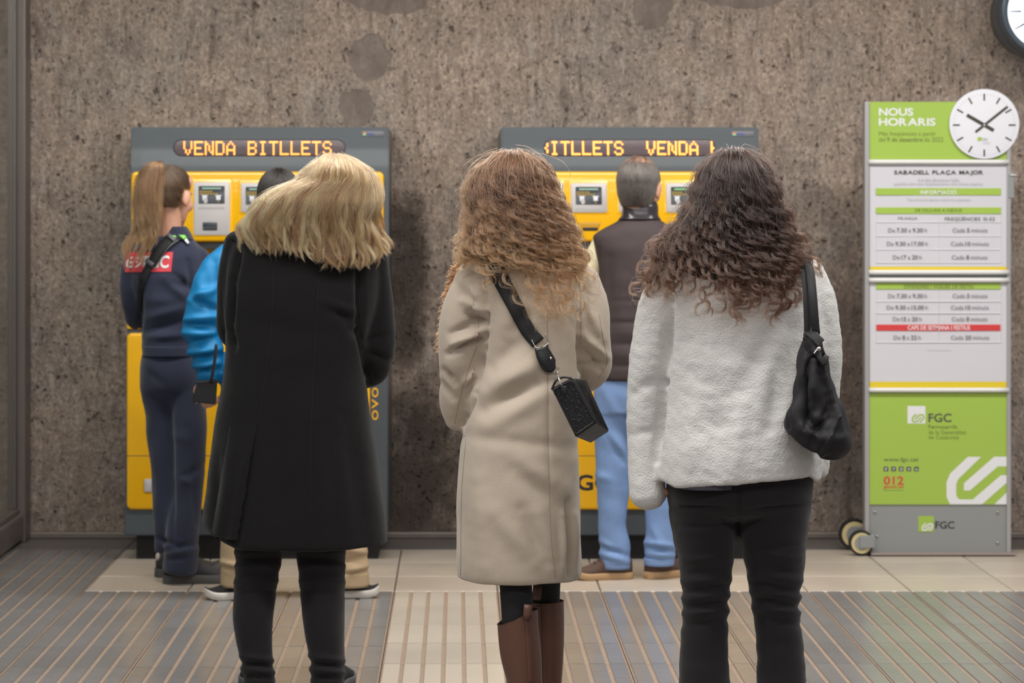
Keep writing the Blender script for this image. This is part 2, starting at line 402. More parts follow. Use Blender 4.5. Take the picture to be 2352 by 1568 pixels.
# ------------------------------------------------------------------ materials of the place
WALL_Y = 11.77
def wall_material():
    m = bpy.data.materials.new('rough_concrete'); m.use_nodes = True; nt = m.node_tree; b = nt.nodes['Principled BSDF']
    N, L = nt.nodes.new, nt.links.new
    g = N('ShaderNodeNewGeometry'); pos = g.outputs['Position']
    def noisetex(scale, detail=6, st=(1, 1, 1), rough=.6, dist=0):
        mp = N('ShaderNodeMapping'); mp.inputs['Scale'].default_value = st; L(pos, mp.inputs[0])
        n = N('ShaderNodeTexNoise'); n.inputs['Scale'].default_value = scale; n.inputs['Detail'].default_value = detail
        n.inputs['Roughness'].default_value = rough; n.inputs['Distortion'].default_value = dist
        L(mp.outputs[0], n.inputs['Vector']); return n.outputs['Fac']
    def ramp(src, stops):
        r = N('ShaderNodeValToRGB'); e = r.color_ramp.elements
        e[0].position, e[0].color = stops[0]; e[1].position, e[1].color = stops[-1]
        for p_, c_ in stops[1:-1]:
            k = e.new(p_); k.color = c_
        L(src, r.inputs[0]); return r.outputs['Color']
    def mix(f, a, c, mode='MIX'):
        x = N('ShaderNodeMix'); x.data_type = 'RGBA'; x.blend_type = mode
        if isinstance(f, float): x.inputs[0].default_value = f
        else: L(f, x.inputs[0])
        for s_, v in ((6, a), (7, c)):
            if isinstance(v, tuple): x.inputs[s_].default_value = v
            else: L(v, x.inputs[s_])
        return x.outputs[2]
    def math_(op, a, c=None, clamp=False):
        x = N('ShaderNodeMath'); x.operation = op; x.use_clamp = clamp
        for i, v in enumerate((a, c)):
            if v is None: continue
            if isinstance(v, (int, float)): x.inputs[i].default_value = v
            else: L(v, x.inputs[i])
        return x.outputs[0]
    def sm(src, a, c):
        r = N('ShaderNodeMapRange'); r.interpolation_type = 'SMOOTHSTEP'; r.inputs[1].default_value = a; r.inputs[2].default_value = c
        L(src, r.inputs[0]); return r.outputs[0]
    big = noisetex(2.2, 5, (1, 1, .8)); mid = noisetex(9, 7, (1.2, 1, .8), .65, .6); fine = noisetex(60, 6, (1, 1, .8), .7)
    streak = noisetex(26, 4, (1, 1, .16), .6)
    col = ramp(mid, [(.30, rgb(140, 127, 118)), (.48, rgb(176, 160, 148)), (.60, rgb(200, 181, 164)), (.75, rgb(208, 194, 182))])
    warm = ramp(big, [(.35, rgb(164, 152, 143)), (.65, rgb(206, 180, 158))])
    col = mix(.45, col, warm)
    col = mix(sm(fine, .42, .7), mix(.5, col, rgb(84, 76, 70)), col)
    col = mix(math_('MULTIPLY', sm(streak, .56, .68), .38), col, rgb(186, 178, 170))
    col = mix(math_('MULTIPLY', sm(streak, .44, .34), .5), col, rgb(96, 84, 74))
    fm = N('ShaderNodeMapRange'); fm.inputs[1].default_value = .3; fm.inputs[2].default_value = .7; fm.inputs[3].default_value = .90; fm.inputs[4].default_value = 1.40; L(noisetex(95, 5, (1, 1, .7), .75), fm.inputs[0])
    hv = N('ShaderNodeHueSaturation'); L(col, hv.inputs['Color']); L(fm.outputs[0], hv.inputs['Value']); col = hv.outputs[0]
    # pits
    mp = N('ShaderNodeMapping'); mp.inputs['Scale'].default_value = (1.0, 1, .7); L(pos, mp.inputs[0])
    wv = N('ShaderNodeTexNoise'); wv.inputs['Scale'].default_value = 18; L(mp.outputs[0], wv.inputs['Vector'])
    ad = N('ShaderNodeMix'); ad.data_type = 'VECTOR'; ad.inputs[0].default_value = .06; L(mp.outputs[0], ad.inputs[4]); L(wv.outputs['Color'], ad.inputs[5])
    def pits(scale, r0, r1, lo, hi):
        v = N('ShaderNodeTexVoronoi'); v.inputs['Scale'].default_value = scale; L(ad.outputs[1], v.inputs['Vector'])
        d = sm(v.outputs['Distance'], r1, r0)
        return math_('MULTIPLY', d, sm(noisetex(scale * .35, 3), lo, hi))
    p1 = pits(30, .10, .34, .53, .62); p2 = pits(75, .16, .42, .48, .60)
    pit = math_('MAXIMUM', p1, math_('MULTIPLY', p2, .55))
    col = mix(math_('MULTIPLY', pit, .72), col, rgb(78, 67, 58))
    # smooth plaster patches and soft-edged darker patches between and beside the machines
    sx = N('ShaderNodeSeparateXYZ'); L(pos, sx.inputs[0])
    nd = noisetex(7, 5)
    def blob(px, py, rx, rz, soft=.35):
        c = P(px, py, WALL_Y)
        dx = math_('DIVIDE', math_('SUBTRACT', sx.outputs[0], c.x), rx); dz = math_('DIVIDE', math_('SUBTRACT', sx.outputs[2], c.z), rz)
        d = math_('ADD', math_('MULTIPLY', dx, dx), math_('MULTIPLY', dz, dz))
        d = math_('ADD', d, math_('MULTIPLY', math_('SUBTRACT', nd, .5), 2.6))
        return sm(d, 1 + soft, 1 - soft)
    pm = None
    for args in ((850, 130, .10, .105, .1), (822, 245, .085, .09, .1), (880, 0, .24, .055, .1), (1700, -8, .2, .05, .1), (1500, 15, .1, .1, .1)):
        q = blob(*args); pm = q if pm is None else math_('MAXIMUM', pm, q)
    col = mix(math_('MULTIPLY', pm, .85), col, mix(sm(mid, .3, .7), rgb(116, 104, 97), rgb(136, 124, 115)))
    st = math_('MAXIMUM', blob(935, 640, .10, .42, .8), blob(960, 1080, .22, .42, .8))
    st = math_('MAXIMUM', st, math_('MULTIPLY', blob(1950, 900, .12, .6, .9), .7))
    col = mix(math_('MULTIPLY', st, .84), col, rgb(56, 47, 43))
    low = sm(sx.outputs[2], .75, .0)  # fall-off of the overhead light painted in: wall colour darkens towards the floor
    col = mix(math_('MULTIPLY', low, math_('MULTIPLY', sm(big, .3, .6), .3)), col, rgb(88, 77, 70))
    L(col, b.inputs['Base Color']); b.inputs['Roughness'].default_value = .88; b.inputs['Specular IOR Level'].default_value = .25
    h = math_('ADD', math_('MULTIPLY', mid, .9), math_('MULTIPLY', fine, .45))
    h = math_('SUBTRACT', h, math_('MULTIPLY', pit, 1.3)); h = math_('ADD', h, math_('MULTIPLY', streak, .35))
    flat = mix(math_('MULTIPLY', pm, .85), h, (.35, .35, .35, 1))
    bp = N('ShaderNodeBump'); bp.inputs['Strength'].default_value = .8; bp.inputs['Distance'].default_value = .016
    L(flat, bp.inputs['Height']); L(bp.outputs[0], b.inputs['Normal'])
    return m
M_WALL = wall_material()

def floor_material(name, c, line, spacing, depth, rough=.22, mottling=.12, grain=True):
    m = bpy.data.materials.new(name); m.use_nodes = True; nt = m.node_tree; b = nt.nodes['Principled BSDF']
    N, L = nt.nodes.new, nt.links.new
    g = N('ShaderNodeNewGeometry'); sx = N('ShaderNodeSeparateXYZ'); L(g.outputs['Position'], sx.inputs[0])
    def mth(op, a, c_=None):
        x = N('ShaderNodeMath'); x.operation = op
        for i, v in enumerate((a, c_)):
            if v is None: continue
            if isinstance(v, (int, float)): x.inputs[i].default_value = v
            else: L(v, x.inputs[i])
        return x.outputs[0]
    n = N('ShaderNodeTexNoise'); n.inputs['Scale'].default_value = 3.5; n.inputs['Detail'].default_value = 7; L(g.outputs['Position'], n.inputs['Vector'])
    n2 = N('ShaderNodeTexNoise'); n2.inputs['Scale'].default_value = 300; n2.inputs['Detail'].default_value = 2; L(g.outputs['Position'], n2.inputs['Vector'])
    oi = N('ShaderNodeObjectInfo')
    v = mth('ADD', mth('MULTIPLY', mth('SUBTRACT', n.outputs['Fac'], .5), mottling * 3), mth('MULTIPLY', mth('SUBTRACT', n2.outputs['Fac'], .5), mottling * 1.6))
    v = mth('ADD', v, mth('MULTIPLY', mth('SUBTRACT', oi.outputs['Random'], .5), mottling))
    v = mth('ADD', v, 1.0)
    hsv = N('ShaderNodeHueSaturation'); hsv.inputs['Color'].default_value = c; L(v, hsv.inputs['Value'])
    col = hsv.outputs[0]
    if spacing:
        wn = N('ShaderNodeTexNoise'); wn.inputs['Scale'].default_value = 6; L(g.outputs['Position'], wn.inputs['Vector'])
        fr = mth('FRACT', mth('DIVIDE', sx.outputs[1], spacing)); d = mth('ABSOLUTE', mth('SUBTRACT', fr, .5))
        mr = N('ShaderNodeMapRange'); mr.inputs[1].default_value = .40; mr.inputs[2].default_value = .47; L(d, mr.inputs[0])
        ln = mth('MULTIPLY', mr.outputs[0], mth('MULTIPLY', wn.outputs['Fac'], 1.3))
        mx = N('ShaderNodeMix'); mx.data_type = 'RGBA'; L(mth('MULTIPLY', ln, depth), mx.inputs[0]); L(col, mx.inputs[6]); mx.inputs[7].default_value = line; col = mx.outputs[2]
        bp = N('ShaderNodeBump'); bp.inputs['Strength'].default_value = .35; bp.inputs['Distance'].default_value = .002; bp.invert = True
        L(ln, bp.inputs['Height']); L(bp.outputs[0], b.inputs['Normal'])
    L(col, b.inputs['Base Color']); b.inputs['Roughness'].default_value = rough
    b.inputs['Specular IOR Level'].default_value = .5
    return m
M_TILE = floor_material('grey_ribbed_stoneware', rgb(124, 122, 121), rgb(74, 66, 62), .0339, .75, .26)
M_STRIP = floor_material('cream_guide_tile', rgb(182, 172, 158), rgb(150, 130, 110), 0, 0, .34)
M_SLAB = floor_material('cream_ribbed_slab', rgb(190, 178, 163), rgb(116, 98, 82), .0339, .7, .34)
M_BORDER = floor_material('dark_grey_edge_tile', rgb(104, 99, 96), rgb(74, 66, 62), 0, 0, .4)
M_GROOVE = mat('sandy_groove', rgb(146, 126, 108), .75, var=.25, vscale=30)
M_DIRT = mat('dark_joint', rgb(88, 74, 64), .9, var=.3, vscale=20)

# ------------------------------------------------------------------ the room shell
def structure(name, VF, m, parent=None, smooth=False):
    o = part(name, VF, m, parent, smooth)
    if parent is None: o['kind'] = 'structure'; OFF[o] = Vector((0, 0, 0))
    return o
# back wall with real unevenness
nx, nz = 300, 112; xs = np.linspace(-3.6, 4.4, nx); zs = np.linspace(-.02, 3.4, nz); V = []
for z in zs:
    for x in xs:
        p = Vector((x * 3.2, 1.7, z * 2.4)); q = Vector((x * 13, 4.1, z * 10))
        V.append((x, WALL_Y - .010 * noise.noise(p) - .006 * noise.noise(q), z))
Fc = [[j * nx + i, j * nx + i + 1, (j + 1) * nx + i + 1, (j + 1) * nx + i] for j in range(nz - 1) for i in range(nx - 1)]
n0 = len(V); V += [(-3.6, 12.1, -.02), (4.4, 12.1, -.02), (4.4, 12.1, 3.4), (-3.6, 12.1, 3.4)]
Fc.append([n0, n0 + 1, n0 + 2, n0 + 3])
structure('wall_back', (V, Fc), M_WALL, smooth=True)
M_CEIL = mat('painted_ceiling', rgb(196, 192, 186), .8, bump=.1, scale=40)
structure('ceiling', box(-3.6, 4.4, -1.0, 12.1, 3.4, 3.5), M_CEIL)
floor = structure('floor', box(-3.6, 4.4, -1.0, 12.1, -.08, -.012), M_DIRT)

def tile_mesh(wd, dp, m_top, m_low, bars=6, gap=.0135, edge=.002):
    V, Fc, mi = [], [], []
    b = box(edge, wd - edge, edge, dp - edge, -.0119, -.0045); V.append(b); mi += [1] * 6
    pitch = wd / bars
    for i in range(bars):
        x0, x1 = i * pitch + gap / 2, (i + 1) * pitch - gap / 2; y0, y1 = edge, dp - edge; c = .0015
        vv = np.array([(x0, y0, -.0045), (x1, y0, -.0045), (x1, y1, -.0045), (x0, y1, -.0045),
                       (x0 + c, y0 + c, 0), (x1 - c, y0 + c, 0), (x1 - c, y1 - c, 0), (x0 + c, y1 - c, 0)])
        V.append((vv, [[0, 1, 5, 4], [1, 2, 6, 5], [2, 3, 7, 6], [3, 0, 4, 7], [4, 5, 6, 7]])); mi += [0] * 5
    vv, ff = join(*V); me = mesh(vv, ff, False, mi); me.materials.append(m_top); me.materials.append(m_low); return me
def slab_mesh(wd, dp, m_top, c=.003, e=.0025):
    x0, x1, y0, y1 = e, wd - e, e, dp - e
    vv = np.array([(x0, y0, -.0119), (x1, y0, -.0119), (x1, y1, -.0119), (x0, y1, -.0119),
                   (x0, y0, -c), (x1, y0, -c), (x1, y1, -c), (x0, y1, -c),
                   (x0 + c, y0 + c, 0), (x1 - c, y0 + c, 0), (x1 - c, y1 - c, 0), (x0 + c, y1 - c, 0)])
    ff = [[3, 2, 1, 0], [8, 9, 10, 11]]
    for b in (0, 4): ff += [[b + i, b + (i + 1) % 4, b + 4 + (i + 1) % 4, b + 4 + i] for i in range(4)]
    me = mesh(vv, ff, False); me.materials.append(m_top); return me
PT = .407; X0 = -.253
_tm = {}
def lay(kind, x, y, wd, dp):
    k = (kind, round(wd, 3), round(dp, 3))
    if k not in _tm:
        _tm[k] = {'tile': lambda: tile_mesh(wd, dp, M_TILE, M_GROOVE), 'guide_tile': lambda: tile_mesh(wd, dp, M_STRIP, M_GROOVE, gap=.0125),
                  'slab': lambda: slab_mesh(wd, dp, M_SLAB), 'border_tile': lambda: slab_mesh(wd, dp, M_BORDER, e=.001)}[kind]()
    o = bpy.data.objects.new(kind, _tm[k]); C.objects.link(o); o.parent = floor
    o.location = (x, y, 0); return o
rows_grey = [5.575 + PT * i for i in range(11)]
edge_g = [9.638 - PT * i for i in range(0, 11)][::-1]
edge_c = [10.11 - PT * i for i in range(0, 12)][::-1]
for c in range(-5, 9):
    x = X0 + c * PT
    if c == 0:
        for a, b in zip(edge_c[:-1], edge_c[1:]): lay('guide_tile', x, a, PT, b - a)
    else:
        es = edge_c if c > 0 else edge_g + [10.11]
        for a, b in zip(es[:-1], es[1:]): lay('tile', x, a, PT, b - a)
        if c < -3 + 0:
            for k in range(3): lay('tile', x, 10.11 + k * .4167, PT, .4167)
widths = [(-3, 1), (-2, 2), (0, 1), (1, 1), (2, 2), (4, 1), (5, 1), (6, 1), (7, 2), (9, 2)]
for c, n in widths:
    for k in range(3): lay('slab', X0 + c * PT, 10.11 + k * .4167, PT * n, .4167)
for c in range(-5, 11, 2): lay('border_tile', X0 + c * PT, 11.36, PT * 2, .41)
for c in (-8.0, -6.5):
    for k in range(3): lay('border_tile', X0 + c * PT, 10.2 + k * .5, PT * 1.5, .5)

M_BASE = mat('dull_metal_skirting', rgb(132, 122, 114), .45, .35, var=.2, vscale=12)
structure('baseboard_back', join(bevel_box(-1.97, 4.3, 11.735, 11.80, .0, .030, .006)), M_BASE)

# glazed partition on the left, at right angles to the wall
M_FRAME = mat('brushed_grey_metal', rgb(128, 118, 113), .38, .55, bump=.05, scale=80, stretch=(1, 1, .05))
gl = bpy.data.materials.new('greenish_glass'); gl.use_nodes = True
b_ = gl.node_tree.nodes['Principled BSDF']; b_.inputs['Base Color'].default_value = (.70, .80, .76, 1); b_.inputs['Transmission Weight'].default_value = 1
b_.inputs['Roughness'].default_value = .06; b_.inputs['IOR'].default_value = 1.45
win = part('window_1', join(bevel_box(-2.02, -1.955, 11.60, 11.74, 0, 3.38, .006)), M_FRAME, None, False)
win['kind'] = 'structure'; OFF[win] = Vector((0, 0, 0))
part('bottom_rail', join(bevel_box(-2.03, -1.965, 6.5, 11.60, .012, .13, .012), bevel_box(-2.012, -1.982, 6.5, 11.60, .13, .155, .004)), M_FRAME, win, False)
part('glazing_bead', bevel_box(-2.035, -1.99, 11.54, 11.60, .155, 3.36, .004), M_FRAME, win, False)
part('glass_pane', box(-2.006, -1.996, 6.5, 11.56, .15, 3.36), gl, win, False)

# ------------------------------------------------------------------ ticket machines
M_GREY = mat('blue_grey_enamel', rgb(76, 82, 86), .33, .25, bump=.03, scale=900, coat=.1)
M_YEL = mat('yellow_enamel', rgb(246, 184, 0), .26, bump=.02, scale=500, coat=.25)
M_SILV = mat('light_grey_plate', rgb(186, 180, 178), .4, .1)
M_SCR = mat('dark_screen', rgb(58, 62, 68), .2)
M_BLACK = mat('matt_black', rgb(17, 17, 18), .55)
M_LEDBG = mat('led_window', rgb(104, 88, 92), .15, bump=.2, scale=500)
M_LED = mat('lit_amber_led', rgb(255, 150, 30), .4, emit=(1.0, .24, .02, 1), estr=2.0)
M_LEDC = mat('lit_amber_led_core', rgb(255, 190, 90), .4, emit=(1.0, .50, .10, 1), estr=1.9)
M_UNLIT = mat('unlit_led', rgb(58, 44, 44), .4)
M_WHITE = mat('white_print', rgb(226, 226, 228), .5)
M_INK = mat('black_print', rgb(30, 29, 30), .6)
M_GREENSCR = mat('green_screen_bar', rgb(120, 190, 120), .4, emit=rgb(120, 200, 120), estr=.35)
M_DIMG = mat('pale_green_screen_bar', rgb(150, 190, 170), .4, emit=rgb(150, 190, 170), estr=.12)
M_AMB = mat('amber_screen_text', rgb(170, 140, 30), .5)
M_ORNG = mat('orange_sticker', rgb(226, 120, 40), .5); M_RED = mat('red_print', rgb(206, 60, 62), .5)
M_LABEL = mat('maker_label', rgb(98, 98, 104), .4)
M_BLUEINK = mat('blue_print', rgb(60, 74, 140), .5)
FONT5 = {'V': '1000110001100011000101010010100010 0'.replace(' ', ''), 'E': '11111100001000011110100001000011111', 'N': '10001110011010110101101011001110001',
         'D': '11110100011000110001100011000111110', 'A': '00100010101000110001111111000110001', 'B': '11110100011000111110100011000111110',
         'I': '01110001000010000100001000010001110', 'T': '11111001000010000100001000010000100', 'L': '10000100001000010000100001000011111',
         'S': '01110100011000001110000011000101110', ' ': '0' * 35}
TH = math.atan2(.235, 1.758)
NRM = Vector((0, -math.cos(TH), math.sin(TH)))
def machine(xoff, label, text, start_col, plates, wide=False):
    def M(px, py, h=0.):
        D = 11.235 - .235 * (py - 292) / 938.0
        p = P(px, py, D) + NRM * h; p.x += xoff; return p
    root = thing('ticket_machine', label, 'machine', (-.87 + xoff, 11.3, 0))
    def body(y0, y1, x0=285, x1=890, h=0., back=11.72):
        a, b = M(x0, y0, h), M(x0, y1, h); X0_, X1_ = -1.432 + xoff, -.304 + xoff
        if x0 != 285: X0_, X1_ = a.x, M(x1, y0, h).x
        V = [(X0_, a.y, a.z), (X1_, a.y, a.z), (X0_, b.y, b.z), (X1_, b.y, b.z), (X0_, back, a.z), (X1_, back, a.z), (X0_, back, b.z), (X1_, back, b.z)]
        return V, [[0, 1, 3, 2], [4, 6, 7, 5], [0, 4, 5, 1], [2, 3, 7, 6], [0, 2, 6, 4], [1, 5, 7, 3]]
    def slab_(y0, y1, x0, x1):
        bm = bmesh.new(); V, Fc = body(y0, y1); vs = [bm.verts.new(v) for v in V]
        for f in Fc: bm.faces.new([vs[i] for i in f])
        bmesh.ops.recalc_face_normals(bm, faces=bm.faces)
        bmesh.ops.bevel(bm, geom=bm.edges[:], offset=.006, segments=2, affect='EDGES'); bm.verts.index_update()
        o = np.array([v.co[:] for v in bm.verts]), [[v.index for v in f.verts] for f in bm.faces]; bm.free(); return o
    part('cabinet', join(slab_(292, 572, 0, 0), slab_(745, 1230, 0, 0)), M_GREY, root, False)
    xl, xr = -1.432 + xoff, -.304 + xoff; zt, zb = M(300, 565).z, M(300, 750).z
    for cx0 in (xl, xr - .035): part('side_cheek', box(cx0, cx0 + .035, M(0, 572).y + .02, 11.72, zb, zt), M_GREY, root, False)
    part('recess_lining', box(xl + .03, xr - .03, 11.34, 11.40, zb, zt), M_YEL, root, False)
    part('counter_ledge', plate(M, 292, 738, 884, 756, 4, -.05, .012, 2), M_YEL, root)
    part('plinth', box(-1.385 + xoff, -.345 + xoff, 11.055, 11.70, 0.0, .112), M_BLACK, root, False)
    part('upper_panel', plate(M, 303, 396, 882, 556, 12, 0, .035, 5, 6), M_YEL, root)
    part('lower_door', plate(M, 292, 765, 850 if not wide else 880, 1170, 12, 0, .022, 5, 6), M_YEL, root)
    part('door_seam', plate(M, 293, 1046, 849, 1048, .5, .0215, .0224, .3), M_DIRT, root)
    part('lock_plate', plate(M, 333, 1100, 352, 1130, 3, .022, .03, 1), M_SILV, root)
    # led display
    part('display_window', plate(M, 400, 322, 792, 357, 17, 0, .002, 1, 10), M_LEDBG, root)
    part('display_rim', plate(M, 398, 320, 794, 359, 18.5, -.002, .0012, 1, 10), M_BLACK, root)
    colw = 4.1; rd = 2.15 if not wide else 2.5; V1, F1, V2, F2, V0, F0 = [], [], [], [], [], []
    lit = {}
    cc = start_col
    for ch in text:
        if ch == ' ': cc += 6; continue
        wd_ = 5
        for r in range(7):
            for k in range(5):
                if FONT5[ch][r * 5 + k] == '1': lit[(r, cc + k)] = 1
        cc += 6
    for r in range(7):
        for c_ in range(95):
            x = 403 + c_ * colw; y = 326.5 + r * 4.6
            cxl = max(0, 417 - x, x - 775) / 17.0; cyl = (y - 339.5) / 17.0
            if cxl ** 2 + cyl ** 2 > 1.0: continue
            if (r, c_) in lit:
                for (rad, VV, FF, hh) in ((rd, V1, F1, .0026), (rd * .62, V2, F2, .0032)):
                    n0_ = len(VV); VV += [M(x + rad * math.cos(a), y + rad * math.sin(a), hh) for a in np.linspace(0, 2 * math.pi, 9)[:-1]]; FF.append([n0_ + i for i in range(8)])
            elif c_ % 1 == 0:
                n0_ = len(V0); V0 += [M(x + a, y + b, .0024) for a, b in ((-1.2, -1.2), (1.2, -1.2), (1.2, 1.2), (-1.2, 1.2))]; F0.append([n0_ + i for i in range(4)])
    part('unlit_dots', (V0, F0), M_UNLIT, root, False, kind='stuff')
    part('lit_dots', (V1, F1), M_LED, root, False, kind='stuff', label='glowing amber dots spelling the ticket sale message')
    part('bright_dots', (V2, F2), M_LEDC, root, False, kind='stuff')
    lb = part('maker_label', plate(M, 830, 301, 882, 314, 2, 0, .002, .6), M_LABEL, root)
    part('emblem', join(plate(M, 834, 304, 841, 307, 1, .002, .0024, .2)), M_ORNG, lb); part('emblem_lower', plate(M, 834, 307.5, 840, 311, 1, .002, .0024, .2), M_GREENSCR, lb)
    part('label_print', plate(M, 843, 306, 860, 310, 1, .002, .0024, .2), M_BLUEINK, lb)
    # control plates
    for kind, x0, x1 in plates:
        y0, y1 = (421, 543) if kind == 'tall' else (423, 491)
        hb = .035
        for fx0, fy0, fx1, fy1 in ((x0 - 5, y0 - 7, x1 + 5, y0 - 5.4), (x0 - 6, y0 - 5, x0 - 4.6, y1 + 3), (x1 + 4.6, y0 - 5, x1 + 6, y1 + 3)):
            pass
        part('recess_frame', plate(M, x0 - 6, y0 - 8, x1 + 6, y1 + 4, 6, hb - .004, hb + .0025, 2), M_YEL, root)
        pl = part('control_plate', plate(M, x0, y0, x1, y1, 5, hb, hb + .006, 1.2), M_SILV, root)
        if kind == 'picture':
            part('sticker', plate(M, x0 + 34, y0 + 9, x1 - 11, y1 - 12, 1, hb + .006, hb + .0066, .3), M_ORNG, pl)
            part('sticker_heading', plate(M, x0 + 34, y0 + 9, x1 - 11, y0 + 20, 1, hb + .0066, hb + .007, .3), M_RED, pl)
            continue
        sx0, sx1, sy0, sy1 = x0 + 11, x1 - 12, y0 + 9, y0 + 50
        part('screen', plate(M, sx0, sy0, sx1, sy1, 2, hb + .006, hb + .0068, .6), M_SCR, pl)
        hh = hb + .007
        part('screen_bar', plate(M, sx0 + 8, sy0 + 4, sx1 - 8, sy0 + 7, 1, hh, hh + .0003, .2), M_GREENSCR if kind == 'green' else M_DIMG, pl)
        for k, (a, b, fr) in enumerate(((sy0 + 11, sy0 + 14.5, .5), (sy0 + 16.0, sy0 + 19.5, .75))):
            part('screen_text', join(*[plate(M, sx0 + 3 + q * 6, a, sx0 + 7.6 + q * 6, b, 1, hh, hh + .0003, .2, 2) for q in range(int((sx1 - sx0) * fr / 6))]), M_AMB, pl)
        for q in (.24, .76):
            cx = sx0 + (sx1 - sx0) * q
            V, Fc = [M(cx + a, sy0 + b, hh) for a, b in ((-7, 21), (7, 21), (7, 23), (5, 23), (5, 32), (-5, 32), (-5, 23), (-7, 23))], [[0, 1, 2, 7], [7, 2, 3, 6], [6, 3, 4, 5]]
            part('ticket_symbol', (V, Fc), M_WHITE, pl, False)
            part('arrow_symbol', ([M(cx + a, sy0 + b, hh) for a, b in ((-2.5, 35), (2.5, 35), (0, 39))], [[0, 1, 2]]), M_AMB, pl, False)
        part('hand_symbol', ([M(sx0 + (sx1 - sx0) * .24 + a, sy0 + b, hh + .0003) for a, b in ((-3, 32), (0, 26), (3, 29), (6, 30), (7, 35), (4, 40), (-1, 40))], [[0, 1, 2, 3, 4, 5, 6]]), M_SILV, pl, False)
        part('label_strip', plate(M, x0 + 10, y0 + 56, x1 - 13, y0 + 62.5, 1, hb + .006, hb + .0066, .3), mat('pale_strip', rgb(170, 168, 165), .4), pl)
        if kind == 'tall':
            part('card_slot', plate(M, x0 + 21, y0 + 92, x0 + 54, y0 + 110, 1, hb + .006, hb + .011, 1), M_SCR, pl)
            part('slot_mouth', plate(M, x0 + 22, y0 + 100, x0 + 53, y0 + 102.4, .5, hb + .011, hb + .0114, .2), M_BLACK, pl)
    if wide:
        # coin return bin under the first reader
        V = [M(476, 513, .0352), (M(526, 513, .0352)), M(519, 533, .0352), M(483, 533, .0352), M(480, 517, .037), M(522, 517, .037), M(517, 531, .037), M(485, 531, .037)]
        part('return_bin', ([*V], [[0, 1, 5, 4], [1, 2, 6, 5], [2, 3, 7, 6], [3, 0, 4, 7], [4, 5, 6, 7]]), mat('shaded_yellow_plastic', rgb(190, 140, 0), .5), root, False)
        part('bin_mouth', ([M(483, 525, .0376), M(519.5, 525, .0376), M(517, 532, .0376), M(485, 532, .0376)], [[0, 1, 2, 3]]), M_BLACK, root, False)
        part('lettering', lettering(M, [('FGC', 1.6)], 434, 1090, 538, 1127, .0228), M_INK, root, False)
    else:
        for i, ch in enumerate('OVO'):
            def R(px, py, h, k=i): 
                return M(861 + (py - 0), 912 + k * 26 - px, h)
            part('lettering', lettering(R, [(ch, .6)], 0, -7, 22, 8, .0008), M_YEL, root, False)
    return root
machine(0.0, 'yellow and grey ticket machine on the left, display reading VENDA BITLLETS', 'VENDA BITLLETS', 5,
        [('tall', 447, 530), ('short', 555, 638), ('short', 663, 746), ('tall', 771, 846)])
machine(1.617, 'yellow and grey ticket machine on the right, its message cut off mid-word', 'BITLLETS  VENDA B', -3,
        [('picture', 356, 441), ('short', 458, 541), ('short', 568, 650), ('green', 676, 758)], True)

# ------------------------------------------------------------------ timetable stand
SD = 11.19
def S(px, py, h=0.): return P(px, py, SD) + Vector((0, -h, 0))
M_ALU = mat('aluminium_profile', rgb(176, 174, 174), .42, .45)
M_GPANEL = mat('grey_steel_panel', rgb(150, 153, 152), .45, .3)
M_LIME = mat('lime_green_print', rgb(158, 188, 76), .5, bump=.02, scale=300)
M_PAPER = mat('white_poster_paper', rgb(205, 203, 209), .55, bump=.25, scale=3.0, detail=2)
M_YSTRIP = mat('yellow_backing', rgb(222, 196, 40), .55)
M_DKGREY = mat('dark_grey_print', rgb(72, 74, 68), .6); M_MIDGREY = mat('mid_grey_print', rgb(120, 119, 120), .6)
M_PALE = mat('pale_grey_print', rgb(186, 184, 188), .6); M_LINE = mat('table_rule', rgb(232, 232, 232), .6)
M_OLIVE = mat('olive_print', rgb(106, 118, 54), .6); M_CHROME = mat('chrome', rgb(200, 200, 200), .15, 1.0)
M_RUB = mat('black_rubber', rgb(24, 23, 22), .7); M_HUB = mat('cream_wheel_hub', rgb(206, 190, 140), .5)
st = thing('timetable_stand', 'tall green and white wheeled timetable stand against the concrete wall', 'sign', tuple(P(2154, 1272, SD)))
OFF[st] = Vector(st.location)
def sbox(x0, y0, x1, y1, h0, h1, r=.003):
    a, b = S(x0, y1), S(x1, y0); return bevel_box(a.x, b.x, SD - h1, SD - h0, a.z, b.z, r)
part('frame_post', sbox(1985, 234, 1996, 1271, -.05, .014), M_ALU, st, False)
part('frame_post', sbox(2311, 234, 2321, 1270, -.05, .014), M_ALU, st, False)
part('back_panel', sbox(1994, 234, 2313, 1270, -.045, .0), M_GPANEL, st, False)
hp = part('header_panel', plate(S, 1996, 234, 2313, 367, .6, 0, .006, .4), M_LIME, st, False)
part('lettering', lettering(S, [('NOUS', 1.5)], 2018, 248, 2097, 266, .0066, .05), M_WHITE, hp, False)
part('lettering', lettering(S, [('HORARIS', 1.5)], 2018, 271, 2148, 289, .0066, .05), M_WHITE, hp, False)
part('lettering', lettering(S, 'Més freqüències a partir', 2018, 302, 2149, 315, .0066), M_OLIVE, hp, False)
part('lettering', lettering(S, [('del', 0), ('9 de desembre', .9), ('de 2022', 0)], 2018, 315, 2166, 326, .0066), M_OLIVE, hp, False)
